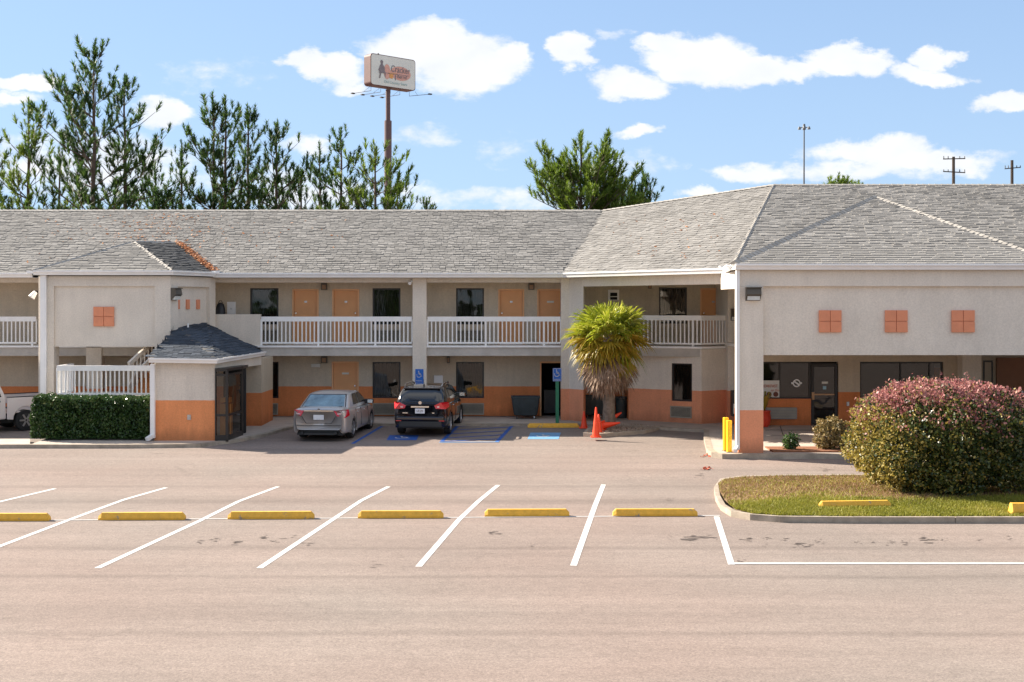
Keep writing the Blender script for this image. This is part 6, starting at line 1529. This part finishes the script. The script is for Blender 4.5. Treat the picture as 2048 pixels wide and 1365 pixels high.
for sx_, w_ in ((-.50, .17), (.44, .08)): part('model_badge', MB().box(sx_-w_/2, sx_+w_/2, -2.345, -2.33, .76, .785), M_chrome, e, local=True)
part('rear_wiper', MB().bar((0, -2.305, 1.22), (-.38, -2.29, 1.25), .025, .02), M_black, e, local=True)
part('rear_bumper', MB().box(-.80, .80, -2.37, -2.2, .52, .66), M_blackp, e, local=True, bevel=.04); part('lower_bumper', MB().box(-.72, .72, -2.33, -2.1, .30, .50), M_trim, e, local=True, bevel=.03)
part('antenna', MB().tube([(0, -1.5, 1.64), (0, -1.62, 1.86)], .006, 4).box(-.02, .02, -1.55, -1.45, 1.63, 1.67), M_black, e, local=True); part('exhaust', MB().tube([(.45, -2.3, .33), (.45, -2.0, .33)], .03, 10), M_chrome, e, local=True)
part('spoiler', MB().box(-.62, .62, -1.98, -1.75, 1.545, 1.585), M_blackp, e, local=True, bevel=.012)
# white pickup: the back half shows at the left edge
tk = empty('pickup_truck', (-18.35, 42.3, -.12), rad(134), 'white pickup truck parked at the left edge behind the hedge', 'truck')
tp = MB()
def side_prof(mb, prof, x0, x1):
    n = len(prof); b = len(mb.v); mb.v += [(x0, y, z) for y, z in prof]+[(x1, y, z) for y, z in prof]; mb.f.append(tuple(b+i for i in range(n))); mb.f.append(tuple(b+n+i for i in reversed(range(n)))); mb.m += [0, 0]
    for i in range(n): j = (i+1) % n; mb.f.append((b+i, b+n+i, b+n+j, b+j)); mb.m.append(0)
def arch(yc, r, n=10): return [(yc+r*math.cos(math.pi-math.pi*k/n), .40+r*math.sin(math.pi-math.pi*k/n)) for k in range(n+1)]
bedp = [(-2.45, .50)]+arch(-1.27, .45)+[(-.62, .42), (-.62, 1.17), (-2.45, 1.17)]
for x0, x1 in ((-.90, -.82), (.82, .90)): side_prof(tp, bedp, x0, x1)
tp.box(-.819, .819, -2.449, -2.40, .5, 1.17).box(-.819, .819, -2.39, -.62, .62, .68)
part('truck_bed', tp, M_whitep, tk, local=True, bevel=.02)
cabp = [(-.60, .42), (1.45, .42), (1.45, 1.16), (.75, 1.20), (.25, 1.66), (-.35, 1.70), (-.58, 1.20)]
mb = MB(); side_prof(mb, cabp, -.86, .86); part('cab', mb, M_whitep, tk, local=True, bevel=.06)
nosep = [(1.451, .42), (1.60, .42)]+arch(2.05, .45)+[(2.85, .45), (2.88, .95), (2.4, 1.08), (1.451, 1.16)]
mb = MB(); side_prof(mb, nosep, -.90, .90); part('bonnet', mb, M_whitep, tk, local=True, bevel=.04)
for sd in (-1, 1):
    part('side_window', MB().face([(sd*.866, -.42, 1.20), (sd*.866, .62, 1.20), (sd*.866, .20, 1.58), (sd*.866, -.28, 1.60)][::sd]), M_carglass3, tk, local=True)
    part('door_handle', MB().box(sd*.87-.02, sd*.87+.02, -.38, -.22, 1.02, 1.07), M_black, tk, local=True)
    part('wing_mirror', MB().box(sd*1.0-.12, sd*1.0+.12, .55, .63, 1.18, 1.36), M_black, tk, local=True, bevel=.02)
    for w in (-1.27, 2.05):
        x = sd*.88; wh = part('wheel', MB().tube([(x-sd*.24, w, .36), (x, w, .36)], .36, 28), M_rubber, tk, local=True)
        mb = MB().tube([(x-sd*.05, w, .36), (x+sd*.006, w, .36)], .235, 24); rim = part('rim', mb, M_trim, wh, local=True)
        mb = MB(); [mb.bar((x+sd*.012, w+.03*math.cos(a), .36+.03*math.sin(a)), (x+sd*.012, w+.23*math.cos(a), .36+.23*math.sin(a)), .06, .02, up=(1, 0, 0)) for a in [2*math.pi*k/6 for k in range(6)]]; part('rim_spokes', mb, M_rim, wh, local=True)
part('rear_window', MB().face([(-.6, -.59, 1.24), (.6, -.59, 1.24), (.55, -.40, 1.62), (-.55, -.40, 1.62)]), M_carglass3, tk, local=True)
part('bed_rail_cap', MB().box(-.91, -.81, -2.45, -.62, 1.171, 1.19).box(.81, .91, -2.45, -.62, 1.171, 1.19), M_black, tk, local=True); part('rear_bumper', MB().box(-.88, .88, -2.6, -2.47, .45, .6), M_chrome, tk, local=True)
part('chassis', MB().box(-.6, .6, -2.3, 2.6, .28, .45), M_trim, tk, local=True)
print('objects', len(bpy.data.objects))
